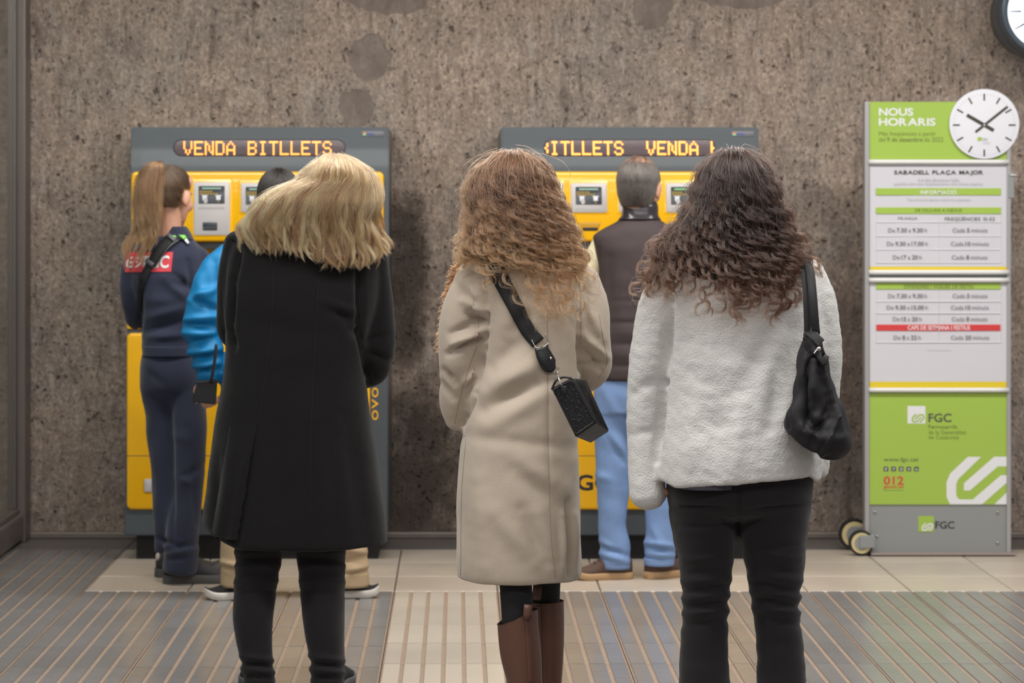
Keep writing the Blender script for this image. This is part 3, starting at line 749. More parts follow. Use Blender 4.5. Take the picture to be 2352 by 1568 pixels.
def paper(y0, y1, seed):
    nx_, ny_ = 40, 40; V, Fc = [], []
    g = np.random.default_rng(seed)
    ks = [(g.normal(0, 4), g.normal(0, 3), g.uniform(0, 7)) for _ in range(5)]
    for j in range(ny_ + 1):
        for i in range(nx_ + 1):
            u, v = i / nx_, j / ny_
            h = .007 + .0022 * sum(math.sin(a * u + b * v + c) for a, b, c in ks) / 5 * math.sin(math.pi * u) ** .5 * math.sin(math.pi * v) ** .5 + .012 * math.exp(-((v - 0) / .06) ** 2) * 0
            V.append(tuple(S(1997 + 314 * u, y0 + (y1 - y0) * v, h)))
    for j in range(ny_):
        for i in range(nx_): Fc.append([j * (nx_ + 1) + i, j * (nx_ + 1) + i + 1, (j + 1) * (nx_ + 1) + i + 1, (j + 1) * (nx_ + 1) + i])
    n = len(V); V += [tuple(Vector(v) + Vector((0, .003, 0))) for v in V]; Fc += [[i + n for i in reversed(f)] for f in Fc]
    return V, Fc
HH = .0102
def bar(y, name='clamp_bar'):
    a, b = S(1995, y), S(2315, y)
    part(name, tube([(a.x, SD - .016, a.z, .0105), (b.x, SD - .016, b.z, .0105)], 16, .05, rounded=False), mat('white_clamp_bar', rgb(222, 221, 218), .3), st)
for y in (372, 625, 643, 895): bar(y)
part('backing_strip', plate(S, 1997, 611, 2312, 622, .5, 0, .0068, .3), M_YSTRIP, st, False)
part('backing_strip', plate(S, 1997, 875, 2312, 890, .5, 0, .0068, .3), M_YSTRIP, st, False)
p1 = part('poster', paper(376, 612, 3), M_PAPER, st); p1['label'] = 'white timetable sheet headed with the station name'
p2 = part('poster', paper(646, 876, 5), M_PAPER, st); p2['label'] = 'lower white timetable sheet'
def tx(par, segs, x0, y0, x1, y1, m, sp=0.): part('lettering', lettering(S, segs, x0, y0, x1, y1, HH + .0006, sp), m, par, False)
def band(par, y0, y1, m, name='heading_band'): return part(name, plate(S, 2011, y0, 2298, y1, .3, HH - .006, HH, .2), m, par, False)
tx(p1, [('SABADELL PLAÇA MAJOR', 1.2)], 2053, 391, 2257, 403, M_DKGREY, .07)
tx(p1, 'A la línia Barcelona-Vallès,', 2107, 409, 2204, 418, M_PALE)
tx(p1, 'gaudiràs dels teus desplaçaments amb menys esperes.', 2053, 418, 2258, 427, M_PALE)
band(p1, 432, 448, M_LIME); tx(p1, [('INFORMACIÓ', 1.0)], 2113, 434.5, 2196, 446, M_WHITE, .12)
tx(p1, 'Tots els trens paren a totes les estacions.', 2082, 455, 2230, 463, M_PALE)
band(p1, 476, 491, M_LIME); tx(p1, [('DE DILLUNS A DIJOUS', 1.0)], 2101, 479, 2208, 489, M_OLIVE)
tx(p1, [('FRANJA', .8)], 2062, 498, 2106, 506, M_MIDGREY, .2); tx(p1, [('FREQÜÈNCIES S1-S2', .8)], 2169, 496.5, 2284, 508, M_MIDGREY, .12)
def row(par, y, t, n, f, x0, x1, fx0, fx1):
    part('lettering', lettering(S, [('De', 0), (t, 1.1), ('a', 0), (n, 1.1), ('h', 0)], x0, y - 5, x1, y + 5, HH + .0006), M_DKGREY if 0 else M_MIDGREY, par, False)
    part('lettering', lettering(S, [('Cada', 0), (f, 1.1), ('minuts', 0)], fx0, y - 5, fx1, y + 5, HH + .0006), M_MIDGREY, par, False)
row(p1, 528.5, '7.30', '9.30', '5', 2039, 2128, 2187, 2267); row(p1, 559.5, '9.30', '17.00', '10', 2036, 2130, 2183, 2270); row(p1, 590.5, '17', '20', '8', 2050, 2116, 2185, 2267)
rules = [plate(S, 2011, y, 2298, y + .6, .1, HH - .004, HH - .0008 + .001, .1, 1) for y in (510, 542, 573, 603)] + [plate(S, x, 492, x + .6, 603, .1, HH - .004, HH + .0002, .1, 1) for x in (2011, 2154, 2297)]
part('table_rules', join(*rules), M_LINE, p1, False)
band(p2, 650, 664, M_LIME); tx(p2, [('DIVENDRES I VIGÍLIES DE FESTIU', 1.0)], 2076, 651.5, 2235, 662, M_OLIVE)
row(p2, 679, '7.30', '9.30', '5', 2039, 2128, 2187, 2267); row(p2, 705.5, '9.30', '15.00', '10', 2036, 2130, 2183, 2270); row(p2, 732, '15', '20', '8', 2050, 2116, 2185, 2267)
band(p2, 745, 759, M_RED); tx(p2, [('CAPS DE SETMANA I FESTIUS', .8)], 2084, 747, 2227, 757, M_WHITE)
row(p2, 774.5, '8', '22', '20', 2052, 2114, 2183, 2271)
tx(p2, 'Tota la informació aquí', 2127, 801, 2183, 805, M_PALE)
rules = [plate(S, 2011, y, 2298, y + .6, .1, HH - .004, HH + .0002, .1, 1) for y in (692, 719, 786)] + [plate(S, x, 665, x + .6, 786, .1, HH - .004, HH + .0002, .1, 1) for x in (2011, 2154, 2297)]
part('table_rules', join(*rules), M_LINE, p2, False)
lp = part('lower_panel', plate(S, 1993, 902, 2312, 1158, .5, 0, .006, .3), M_LIME, st, False)
h7 = .0066
sq = part('logo_square', plate(S, 2084, 932, 2125, 972, .3, .005, .0064, .2), M_WHITE, lp, False)
part('emblem', logo(S, 2108, 960, 3.0, .0072), M_LIME, lp, False)
part('lettering', lettering(S, [('FGC', 1.2)], 2132, 949, 2185, 969, h7), M_DKGREY, lp, False)
part('lettering', lettering(S, [('Ferrocarrils', .8)], 2132, 975, 2198, 984, h7), M_OLIVE, lp, False)
part('lettering', lettering(S, 'de la Generalitat', 2132, 987, 2219, 997, h7), M_OLIVE, lp, False)
part('lettering', lettering(S, 'de Catalunya', 2132, 999, 2202, 1011, h7), M_OLIVE, lp, False)
part('emblem', logo(S, 1980 + 1528 / 5.406, 1000 + 585 / 5.406, 100 / 5.406, .0067, clip=[((2311.5, 0, 0), (1, 0, 0)), ((0, 1157.5, 0), (0, 1, 0))]), M_WHITE, lp, False, label='large white cropped emblem')
part('lettering', lettering(S, 'www.fgc.cat', 2029, 1050, 2109, 1062, h7), M_DKGREY, lp, False)
for i, ch in enumerate(('f', 'y', 'o', '>', 'in')):
    x = 2029 + i * 17.4
    ic = part('icon_square', plate(S, x, 1071, x + 11, 1082, 1.5, .005, .0066, .2, 3), M_DKGREY, lp, False)
    part('icon_mark', lettering(S, [(ch, .5)], x + 3, 1073.5, x + 8.5, 1080, .007), M_WHITE, lp, False)
part('lettering', lettering(S, [('012', 1.5)], 2029, 1093, 2075, 1113, h7), M_RED, lp, False)
part('lettering', lettering(S, [('gencat.cat', .9)], 2029, 1114, 2075, 1123, h7), M_RED, lp, False)
part('underline', plate(S, 2029, 1125, 2075, 1126, .2, .005, .0066, .1, 1), M_OLIVE, lp, False)
part('logo_square', plate(S, 2109, 1185, 2145, 1221, .3, 0, .002, .2), M_LIME, st, False)
part('emblem', logo(S, 2130, 1210, 2.75, .0026), M_WHITE, st, False)
part('lettering', lettering(S, [('FGC', 1.0)], 2148, 1197, 2192, 1214, .0008), M_INK, st, False)
for x, y in ((2009, 1175), (2291, 1176), (2014, 1230), (2291, 1245)):
    c = S(x, y); part('bolt', ellipsoid((c.x, SD - .003, c.z), (.006, .007, .006), n=8), M_CHROME, st)
a, b = S(1996, 1266), S(2327, 1275); part('base_plate', bevel_box(a.x, b.x, SD - .06, SD + .16, .004, a.z, .003), mat('brown_grey_steel', rgb(150, 138, 132), .5, .3), st, False)
for (x, y, dd) in ((1978, 1246, -.035), (1962, 1226, .16)):
    D = SD + dd; c = P(x, y, D); r = c.z - .002
    wh = part('castor', tube([(c.x, D - .012, c.z, r), (c.x, D + .012, c.z, r)], 32, .02, rounded=False), M_RUB, st, False)
    part('hub', tube([(c.x, D - .016, c.z, r * .82), (c.x, D + .0155, c.z, r * .82)], 28, .02, rounded=False), M_HUB, wh, False)
    part('hub_cap', tube([(c.x, D - .019, c.z, r * .55), (c.x, D + .018, c.z, r * .55)], 24, .02, rounded=False), M_GPANEL, wh, False)
    part('fork', bevel_box(c.x - .01, c.x + .055 + (.0 if dd < 0 else .04), D - .026, D - .019, c.z - .02, c.z + .035, .002), M_GPANEL, wh, False)
part('hinge_plate', sbox(2314, 398, 2328, 455, .0, .018), M_GPANEL, st, False)
c = S(2330, 402); part('latch_hook', tube([(c.x - .02, SD - .02, c.z, .004), (c.x + .006, SD - .02, c.z - .004, .004), (c.x + .016, SD - .02, c.z - .03, .0035)], 8, .006), M_CHROME, st)
# clock-shaped print fixed over the top corner
M_DIAL = mat('white_dial_print', rgb(226, 226, 232), .5); M_HAND = mat('dark_hand_print', rgb(62, 58, 50), .6)
dl = part('dial_board', disc(S, 2259, 285, 80, .008, .020, 96), M_DIAL, st, label='round white clock face showing ten past ten')
cx, cy = 2258.5, 287.5
def bar_px(ang, r0, r1, wd, h):
    s, c_ = math.sin(math.radians(ang)), -math.cos(math.radians(ang))
    V = [tuple(S(cx + s * r + k * c_ * wd / 2, cy + c_ * r - k * s * wd / 2, h)) for r in (r0, r1) for k in (-1, 1)]
    n = Vector((0, .0008, 0)); V += [tuple(Vector(v) + n) for v in V]
    return V, [[0, 1, 3, 2], [4, 6, 7, 5], [0, 2, 6, 4], [1, 5, 7, 3], [0, 4, 5, 1], [2, 3, 7, 6]]
for i in range(12): part('hour_mark', bar_px(i * 30, 56, 72, 3.6, .0212), M_HAND, dl, False)
part('minute_marks', join(*[bar_px(i * 6, 68, 72, .8, .0212) for i in range(60) if i % 5]), M_PALE, dl, False)
part('hour_hand', bar_px(-60, -25, 46, 8, .0218), M_HAND, dl, False); part('minute_hand', bar_px(51.5, -26, 68, 5.5, .0224), M_HAND, dl, False)
part('centre_pin', disc(S, cx, cy, 2.6, .022, .024, 16), M_PALE, dl)
part('logo_square', plate(S, 2243, 315, 2253, 324, .3, .02, .0208, .2), M_LIME, dl, False)
part('lettering', lettering(S, [('FGC', .6)], 2255, 318, 2266, 323, .021), M_MIDGREY, dl, False)
for k in range(3): part('lettering', lettering(S, ('Ferrocarrils', 'de la Generalitat', 'de Catalunya')[k], 2255, 324.5 + k * 3, 2255 + (14, 19, 15)[k], 327 + k * 3, .021), M_PALE, dl, False)

# ------------------------------------------------------------------ lit station clock
KD = 11.42
def K_(px, py, h=0.): return P(px, py, KD) + Vector((0, -h, 0))
ck = thing('station_clock', 'large round lit clock in a dark rim at the upper right', 'clock', tuple(P(2397, 28, WALL_Y)))
M_RIM = mat('blue_grey_clock_rim', rgb(78, 88, 98), .35, .3)
ccx, ccy, R0 = 2397, 28, 104
def ringmesh(prof, n=96):
    V, Fc = [], []; m_ = len(prof)
    for j in range(n):
        a = 2 * math.pi * j / n
        for rr, h in prof: V.append(tuple(K_(ccx + rr * math.cos(a), ccy + rr * math.sin(a), h)))
    for j in range(n):
        for k in range(m_):
            Fc.append([j * m_ + k, j * m_ + (k + 1) % m_, ((j + 1) % n) * m_ + (k + 1) % m_, ((j + 1) % n) * m_ + k])
    return V, Fc
part('rim', ringmesh([(R0, 0), (R0, .05), (R0 - 3, .062), (R0 - 13, .062), (R0 - 17, .045), (R0 - 17, 0)]), M_RIM, ck)
part('case', disc(K_, ccx, ccy, R0 - 2, -.20, .0, 64), M_RIM, ck)
part('wall_mount', bevel_box(P(ccx, ccy, KD).x - .06, P(ccx, ccy, KD).x + .06, KD + .19, WALL_Y + .01, P(ccx, ccy, KD).z - .08, P(ccx, ccy, KD).z + .08, .006), M_RIM, ck, False)
M_FACE = mat('backlit_dial', rgb(240, 242, 255), .4, emit=(.9, .93, 1, 1), estr=1.0)
fc = part('dial', disc(K_, ccx, ccy, R0 - 16, .0, .042, 96), M_FACE, ck)
M_CM = mat('navy_clock_marks', rgb(48, 70, 96), .5)
def kbar(ang, r0, r1, w0, w1, h):
    s, c_ = math.sin(math.radians(ang)), -math.cos(math.radians(ang))
    V = [tuple(K_(ccx + s * r + k * c_ * ww / 2, ccy + c_ * r - k * s * ww / 2, h)) for r, ww in ((r0, w0), (r1, w1)) for k in (-1, 1)]
    V += [tuple(Vector(v) + Vector((0, .001, 0))) for v in V]
    return V, [[0, 1, 3, 2], [4, 6, 7, 5], [0, 2, 6, 4], [1, 5, 7, 3], [0, 4, 5, 1], [2, 3, 7, 6]]
for i in range(12): part('hour_mark', kbar(i * 30, 56, 82, 4.6, 2.6, .0435), M_CM, fc, False)
part('minute_marks', join(*[kbar(i * 6, 78, 82, .9, .9, .0435) for i in range(60) if i % 5]), M_PALE, fc, False)
part('hour_hand', kbar(-58, -12, 46, 8, 6, .045), M_CM, fc, False); part('minute_hand', kbar(52, -14, 70, 6, 4, .0465), M_CM, fc, False)

# ------------------------------------------------------------------ people
def rotz(a): return Matrix.Rotation(a, 3, 'Z')
def head_parts(c, R, s=1.0, neck=.2):
    """Head shapes round centre c; local x right, y towards the face, z up."""
    c = Vector(c)
    def E(p, r, R2=None):
        RR = R if R2 is None else R @ R2
        return ellipsoid(c + R @ (Vector(p) * s), tuple(Vector(r) * s), RR, 12)
    def T(a, b, r0, r1):
        return tube([(*(c + R @ (Vector(a) * s)), r0 * s), (*(c + R @ (Vector(b) * s)), r1 * s)], 12, .008)
    out = [E((0, -.012, .03), (.075, .096, .088)), E((0, .03, -.03), (.060, .068, .085)), E((0, .066, -.098), (.030, .028, .022)),
           E((0, .045, -.075), (.048, .045, .03)), T((0, .094, .012), (0, .113, -.022), .008, .013), E((0, .106, -.026), (.017, .011, .009)),
           E((0, .084, .030), (.052, .016, .010)), E((0, .091, -.060), (.023, .011, .0065)), E((0, .089, -.072), (.021, .011, .0075)),
           E((.040, .066, -.025), (.024, .026, .024)), E((-.040, .066, -.025), (.024, .026, .024)), E((0, .06, .07), (.055, .035, .04))]
    for sg in (-1, 1):
        out.append(E((sg * .078, -.006, -.008), (.010, .020, .033), Matrix.Rotation(sg * -.35, 3, 'Z') @ Matrix.Rotation(-.15, 3, 'X')))
        out.append(E((sg * .076, -.003, -.032), (.009, .010, .012)))
    a = c + R @ (Vector((0, -.022, -.045)) * s); b = c + Vector((0, .004, -.05 - neck)) * s
    out.append(tube([(*a, .052 * s), (*a.lerp(b, .5), .052 * s), (*b, .060 * s)], 14, .01))
    return out
def eyes(c, R, s, root):
    for sg in (-1, 1):
        p = Vector(c) + R @ (Vector((sg * .031, .083, .004)) * s)
        part('eye', ellipsoid(p, (.0125 * s,) * 3, n=8), mat('eye_white', rgb(220, 215, 208), .3), root)
def hand_parts(wr, d, up, side, curl=.6, s=1.0):
    """Palm and five fingers; d = along the forearm, up = back of the hand, side = +1 thumb on d x up side."""
    d = Vector(d).normalized(); up = Vector(up); up = (up - d * up.dot(d)).normalized(); x = d.cross(up) * side
    wr = Vector(wr); out = []
    out.append(tube([(*(wr - d * .03), .026 * s), (*wr, .026 * s), (*(wr + d * .04 * s), .036 * s), (*(wr + d * .085 * s), .037 * s)], 14, .01, flat=.5, ref=tuple(up)))
    for i, (o, L) in enumerate(((.028, .070), (.0095, .078), (-.0095, .073), (-.027, .056))):
        p = wr + d * .078 * s + x * o * s; a = 0; pts = [(*(p - d * .02), .0095 * s)]; q = p.copy(); pts.append((*q, .0095 * s))
        for k, f in enumerate((.45, .32, .23)):
            a += curl * (.75 + .12 * i) * (1, 1.15, .8)[k] * .9
            q = q + (d * math.cos(a) - up * math.sin(a)) * L * f * s; pts.append((*q, (.0088, .0082, .0070)[k] * s))
        out.append(tube(pts, 10, .006))
    p = wr + d * .02 * s + x * .028 * s; t1 = (d * .55 + x * .75 - up * .3).normalized(); t2 = (d * .9 + x * .2 - up * .45).normalized()
    out.append(tube([(*p, .013 * s), (*(p + t1 * .036 * s), .0115 * s), (*(p + t1 * .036 * s + t2 * .032 * s), .0098 * s), (*(p + t1 * .036 * s + t2 * .055 * s), .0078 * s)], 10, .006))
    return out
def shoe(root, heel, ang, L, W, m_up, m_sole, hgt=.085, sole_h=.028, lace=None, name='shoe', ground=0.0):
    """heel: (x, y) on the floor, ang: direction of the toe in the floor plane."""
    hx, hy = heel; c, s = math.cos(ang), math.sin(ang)
    def W_(u, v, z): return (hx + c * u - s * v, hy + s * u + c * v, ground + z)
    ts = np.linspace(0, 1, 22)
    def hw(t): return W / 2 * (pchip([0, .06, .25, .5, .72, .9, 1], [.30, .66, .74, .74, .98, .80, .22], np.array([t]))[0])
    def top(t): return pchip([0, .08, .3, .5, .7, .88, 1], [hgt * .92, hgt, hgt * 1.05, hgt * .95, hgt * .66, hgt * .50, sole_h + .008], np.array([t]))[0]
    def rocker(t): return max(0, t - .75) ** 2 * .25
    V, Fc, n = [], [], 20
    for t in ts:
        h0 = sole_h + rocker(t)
        for j in range(n):
            a = 2 * math.pi * j / n; v = math.cos(a) * hw(t) * .95
            z = h0 - .006 + (max(top(t), h0 + .004) - h0 + .006) * max(0, math.sin(a)) ** .6
            V.append(W_(t * L, v, z))
    for i in range(len(ts) - 1):
        for j in range(n): k = (j + 1) % n; Fc.append([i * n + j, i * n + k, (i + 1) * n + k, (i + 1) * n + j])
    Fc.append(list(range(n))); Fc.append([(len(ts) - 1) * n + j for j in reversed(range(n))])
    o = part(name, (V, Fc), m_up, root)
    V, Fc = [], []
    for t in ts:
        for z, k in ((0.0, .95), (.004, 1.03), (sole_h - .004, 1.05), (sole_h, 1.0)):
            for sg in (1, -1): V.append(W_(t * L * 1.02 - .004, sg * hw(t) * k, z + rocker(t)))
    m_ = 8; order = [0, 2, 4, 6, 7, 5, 3, 1]
    for i in range(len(ts) - 1):
        for j in range(m_):
            a, b = order[j], order[(j + 1) % m_]; Fc.append([i * m_ + a, i * m_ + b, (i + 1) * m_ + b, (i + 1) * m_ + a])
    Fc.append([order[j] for j in range(m_)]); Fc.append([(len(ts) - 1) * m_ + order[j] for j in reversed(range(m_))])
    part('sole', (V, Fc), m_sole, o)
    if lace:
        for k in range(4):
            t = .42 + .07 * k; zz = top(t) + .002
            part('lace', tube([(*W_(t * L, -.022, zz - .006), .0022), (*W_((t + .015) * L, 0, zz + .001), .0025), (*W_(t * L, .022, zz - .006), .0022)], 6, .008), lace, o)
    return o
SKIN = mat('skin', rgb(212, 160, 134), .5, bump=.08, scale=500, var=.06, vscale=40)
SKIN.node_tree.nodes['Principled BSDF'].inputs['Subsurface Weight'].default_value = .12
SKIN.node_tree.nodes['Principled BSDF'].inputs['Subsurface Radius'].default_value = (.012, .005, .003)
def person(label, x, D, group=None): return thing('person', label, 'person', tuple(P(x, HY, D)[:2]) + (0.0,))
def body(root, D, head_c, R, torso, arms, legs, hands, hs=1.0, voxel=.0062):
    """One continuous figure under the clothes."""
    tr = torso[:-3]
    ps = head_parts(head_c, R, hs) + [loft(tr, D, 40, 8, shrink=.048)]
    for a in arms: ps.append(ptube([(x, y, d, max(6, r * .5)) for x, y, d, r in a], D, nseg=14, step=.02))
    for a in legs: ps.append(ptube([(x, y, d, max(8, r * .6)) for x, y, d, r in a[:-1]], D, nseg=16, step=.03))
    for h in hands: ps += hand_parts(*h)
    return skin('body', solid(ps, voxel, 3), SKIN, root)

def hair_fall(D, rows, ytop, tipf, nlock, per, curl=(0, .08), spread=.008, layers=(.5, 1.0), rmin=.93, rmax=1.04, seed=1,
              pts=26, wave=.0, ramp=(.25, .75), utop=None, depth_pow=.5, urange=(0.0, 1.0), flick=0.0, plong=.4, jit=.0005, start=0, phase=.7, pj=.12, dz_=.55, dr=.03):
    """Locks of hair running down a shell given by photo rows (y, xl, xr, depth offset, half depth)."""
    g = np.random.default_rng(seed); r = np.array(rows, float); out = []
    s = np.linspace(0, 1, pts) ** 1.25
    for L in range(nlock):
        u0 = g.uniform(*urange); lay = g.uniform(.93, 1.03) if g.uniform() < plong else g.uniform(layers[0], layers[1])
        yt = ytop + (tipf(u0) - ytop) * lay
        ph = 5 * math.sin(u0 * 9 + seed) + 3 * math.sin(u0 * 23 + 2 * seed) + g.normal(0, phase); wlen = curl[1] * (1 + .12 * math.sin(u0 * 8 + seed) + g.normal(0, .04)); A = curl[0] * g.uniform(.7, 1.2); hand = 1
        rr = g.uniform(rmin, rmax) + (.03 if lay > .93 else 0); drift = g.normal(0, dr); wob1 = g.uniform(0, 7); tint = float(np.clip(g.normal(.5, .36), 0, 1))
        y0 = ytop + abs(g.normal(0, 3)) + (g.uniform(0, start) if start else 0); wd = spread * g.uniform(.7, 1.4)
        for k in range(per):
            jx, jy, jp, jl = g.normal(0, 1, 4)
            y = y0 + (yt + jl * 5 - y0) * s
            xl, xr, do, hd = [pchip(r[:, 0], r[:, i], y) for i in (1, 2, 3, 4)]
            u = np.clip(u0 + drift * s + .012 * np.sin(3 * s + wob1), .004, .996)
            if utop is not None: u = utop + (u - utop) * np.clip(.55 + s * 2.5, 0, 1)
            ww = rr + .006 * jy; ang = 2 * u - 1
            x = ((xl + (xr - xl) * (.5 + .5 * ang * ww)) - VX) / F * D
            dp = do - hd * ww * np.maximum(0, 1 - np.abs(ang * .97) ** 2.2) ** depth_pow
            z = CH - (y - HY) / F * D
            ln = np.concatenate([[0], np.cumsum(np.hypot(np.diff(x), np.diff(z)))])
            am = A * np.clip((s - ramp[0]) / (ramp[1] - ramp[0]), .08, 1) * (1 + .12 * jy)
            th = hand * 2 * math.pi * ln / (wlen * (1 + .003 * jx)) + ph + pj * jp
            prof = (.55 + .9 * np.sin(math.pi * np.clip(s * .9 + .1, 0, 1))) * (1 - .55 * s)
            x = x + am * np.cos(th) + jx * wd * prof + flick * np.clip(s - .75, 0, 1) ** 2 * 16 * hand + wave * np.sin(2 * math.pi * ln / .16 + wob1) * s
            dy = am * dz_ * np.sin(th) + jy * wd * prof * .7
            z = z + jl * wd * .5 * prof + -am * .34 * np.sin(2 * th)
            q = np.stack([x, D + dp + dy, z], 1)
            if jit: q[1:] += np.cumsum(g.normal(0, jit * .35, (pts - 1, 3)), 0) * .6
            out.append(q); TINT[id(q)] = float(np.clip(tint + g.normal(0, .08), 0, 1))
    KEEP.extend(out); return out
KEEP = []
def flyaways(D, rows, ytop, n, seed, amp=.02, tipf=None, rad=.0004):
    return hair_fall(D, rows, ytop, tipf, n, 1, (amp, .12), spread=.014, layers=(.35, 1.0), rmin=.98, rmax=1.05, seed=seed, wave=.012, jit=.003)

# ---- cloth
M_FLEECE = mat('white_fleece', rgb(203, 202, 199), .95, spec=.1, bump=.75, scale=230, detail=2, var=.06, vscale=170, sheen=.15)
M_BLKPANT = mat('black_stretch_cloth', rgb(29, 27, 29), .85, spec=.2, bump=.25, scale=900, sheen=.15)
M_COATB = mat('black_wool', rgb(24, 23, 24), .92, spec=.12, bump=.35, scale=500, var=.15, vscale=300, sheen=.12)
M_COATC = mat('camel_wool', rgb(176, 163, 148), .92, spec=.12, bump=.3, scale=420, var=.05, vscale=250, sheen=.25)
M_SEAMC = mat('camel_seam', rgb(158, 140, 120), .9); M_SEAMB = mat('black_seam', rgb(12, 12, 12), .9)
M_NAVY = mat('navy_uniform_cloth', rgb(46, 50, 68), .85, spec=.2, bump=.2, scale=700, sheen=.2)
M_BLUE = mat('bright_blue_shell_cloth', rgb(14, 118, 172), .55, spec=.35, bump=.08, scale=300)
M_KHAKI = mat('khaki_cotton', rgb(176, 153, 122), .85, spec=.2, bump=.2, scale=600)
M_VEST = mat('brown_quilted_vest', rgb(68, 58, 58), .75, spec=.3, bump=.15, scale=400, var=.08, vscale=20)
M_SHIRT = mat('cream_shirt', rgb(222, 208, 172), .8, bump=.15, scale=500)
M_JEAN = mat('light_blue_denim', rgb(120, 146, 188), .85, spec=.2, bump=.25, scale=700, var=.07, vscale=60)
M_BOOT = mat('brown_boot_leather', rgb(92, 62, 50), .42, spec=.4, bump=.15, scale=120, var=.1, vscale=14)
M_LEATH = mat('black_leather', rgb(26, 26, 28), .35, spec=.5, bump=.3, scale=260)
M_NYLON = mat('black_nylon', rgb(30, 29, 32), .62, spec=.3, bump=.12, scale=500)
M_STRAP = mat('black_webbing', rgb(20, 20, 22), .7, bump=.3, scale=900)
M_SOLEG = mat('dark_grey_sole', rgb(84, 82, 82), .7); M_SHOEG = mat('charcoal_mesh', rgb(60, 59, 61), .8, bump=.6, scale=500)
M_SOLEW = mat('white_rubber_sole', rgb(206, 200, 192), .6); M_CANVAS = mat('black_canvas', rgb(26, 26, 28), .9, bump=.2, scale=700)
M_SUEDE = mat('brown_suede', rgb(86, 66, 56), .9, bump=.25, scale=300, var=.1, vscale=30); M_GUM = mat('gum_sole', rgb(176, 142, 104), .7)
M_STEEL = mat('polished_steel', rgb(205, 200, 195), .18, 1.0)
WHITE_LACE = mat('pale_lace', rgb(190, 190, 190), .8)

H_DARK = hair_mat('dark_brown_curls', rgb(14, 9, 8), rgb(46, 31, 25), rgb(66, 44, 32), .28)
H_LIGHT = hair_mat('light_brown_curls', rgb(46, 29, 21), rgb(118, 81, 56), rgb(138, 97, 64), .30)
H_BLOND = hair_mat('blonde_strands', rgb(72, 42, 24), rgb(208, 154, 98), None, .30)
H_TAIL = hair_mat('dark_blonde_strands', rgb(78, 49, 31), rgb(156, 106, 68), rgb(168, 120, 80), .32)
H_ROOT = hair_mat('dark_root_strands', rgb(34, 25, 19), rgb(96, 72, 50), None, .32)
H_GREY = hair_mat('grey_strands', rgb(44, 38, 34), rgb(112, 104, 96), None, .4)
H_BLACK = hair_mat('black_strands', rgb(13, 10, 9), rgb(30, 23, 20), None, .35)

# ==== woman in the white fleece jacket
D = 6.55
w1 = person('woman with long dark curly hair in a white fleece jacket and black trousers', 1697, D)
T_W = [(545, 1640, 1745, .0, .06), (570, 1600, 1790, .0, .075), (600, 1555, 1838, .0, .095), (640, 1515, 1878, .0, .115), (700, 1505, 1893, 0, .13), (800, 1517, 1897, 0, .14),
       (900, 1516, 1895, 0, .15), (1000, 1508, 1890, 0, .165), (1060, 1503, 1886, 0, .172), (1092, 1502, 1882, 0, .172), (1104, 1510, 1876, 0, .165)]
A_WL = [(1548, 640, .0, 46), (1520, 700, .0, 52), (1500, 800, .01, 50), (1487, 900, .02, 46), (1482, 1000, .02, 42), (1484, 1080, .01, 40), (1488, 1138, .0, 40)]
A_WR = [(1848, 630, .0, 46), (1868, 690, .0, 52), (1880, 780, .01, 52), (1884, 880, .03, 48), (1880, 960, .05, 42), (1882, 1030, .05, 30), (1884, 1082, .05, 22)]
G_W = [(1530, 1040, 1860, 1105)]
jac = solid([loft(T_W, D, 72, 5, 2.3), ptube(A_WL, D, nseg=28, rounded=True), ptube(A_WR, D, nseg=28)], .0055, 6)
creases(jac, [(1540, 690, 1524, 880, 9, -.016), (1524, 880, 1508, 1060, 7, -.022), (1790, 740, 1700, 900, 26, -.007), (1820, 760, 1770, 980, 22, -.012),
              (1560, 1000, 1680, 960, 26, -.003), (1600, 820, 1720, 860, 30, .004), (1460, 900, 1512, 870, 14, -.005), (1455, 1000, 1510, 985, 12, -.004), (1600, 900, 1580, 1090, 24, .005), (1700, 920, 1690, 1090, 22, .004), (1650, 930, 1640, 1090, 18, -.003)], .0022, .20, 3, fine=.0007)
co = getco(jac); setco(jac, co + getno(jac) * (.0004 * wob(co, .016, n=30, seed=77))[:, None])
co = getco(jac); px, py = proj(co)
co[:, 2] += np.where((py > 1040) & (px > 1505) & (px < 1890), .018 * np.clip((px - 1524) / 25, 0, 1) * np.clip((1874 - px) / 14, 0, 1) * np.clip((px - 1690) / 190, -1, 1) * np.clip((py - 1040) / 60, 0, 1), 0); setco(jac, co)
SW = Surf(jac); SW.D = D
jo = skin('fleece_jacket', jac, M_FLEECE, w1)
L_WL = [(1612, 1090, .0, 84), (1614, 1160, 0, 80), (1615, 1200, 0, 76), (1621, 1300, 0, 62), (1620, 1400, 0, 53), (1617, 1480, .0, 55), (1618, 1568, 0, 60), (1617, 1700, 0, 66), (1616, 1792, 0, 70)]
L_WR = [(1782, 1090, 0, 86), (1780, 1160, 0, 82), (1777, 1200, 0, 80), (1780, 1300, 0, 68), (1783, 1400, 0, 54), (1791, 1480, 0, 54), (1795, 1568, 0, 57), (1798, 1700, 0, 64), (1800, 1792, 0, 68)]
HIP_W = [(1050, 1540, 1858, 0, .13), (1095, 1532, 1866, 0, .135), (1140, 1535, 1865, 0, .130), (1170, 1545, 1855, 0, .11), (1190, 1580, 1822, 0, .06)]
tro = solid([loft(HIP_W, D, 60, 5), ptube(L_WL, D, nseg=36, flat=1.05), ptube(L_WR, D, nseg=36, flat=1.05)], .0072, 12)
cr = [(1696, 1110, 1697, 1190, 5, -.005), (1535, 1165, 1680, 1168, 5, -.005), (1715, 1172, 1860, 1160, 5, -.005), (1555, 1210, 1690, 1205, 6, -.005), (1700, 1260, 1850, 1250, 5, -.004)]
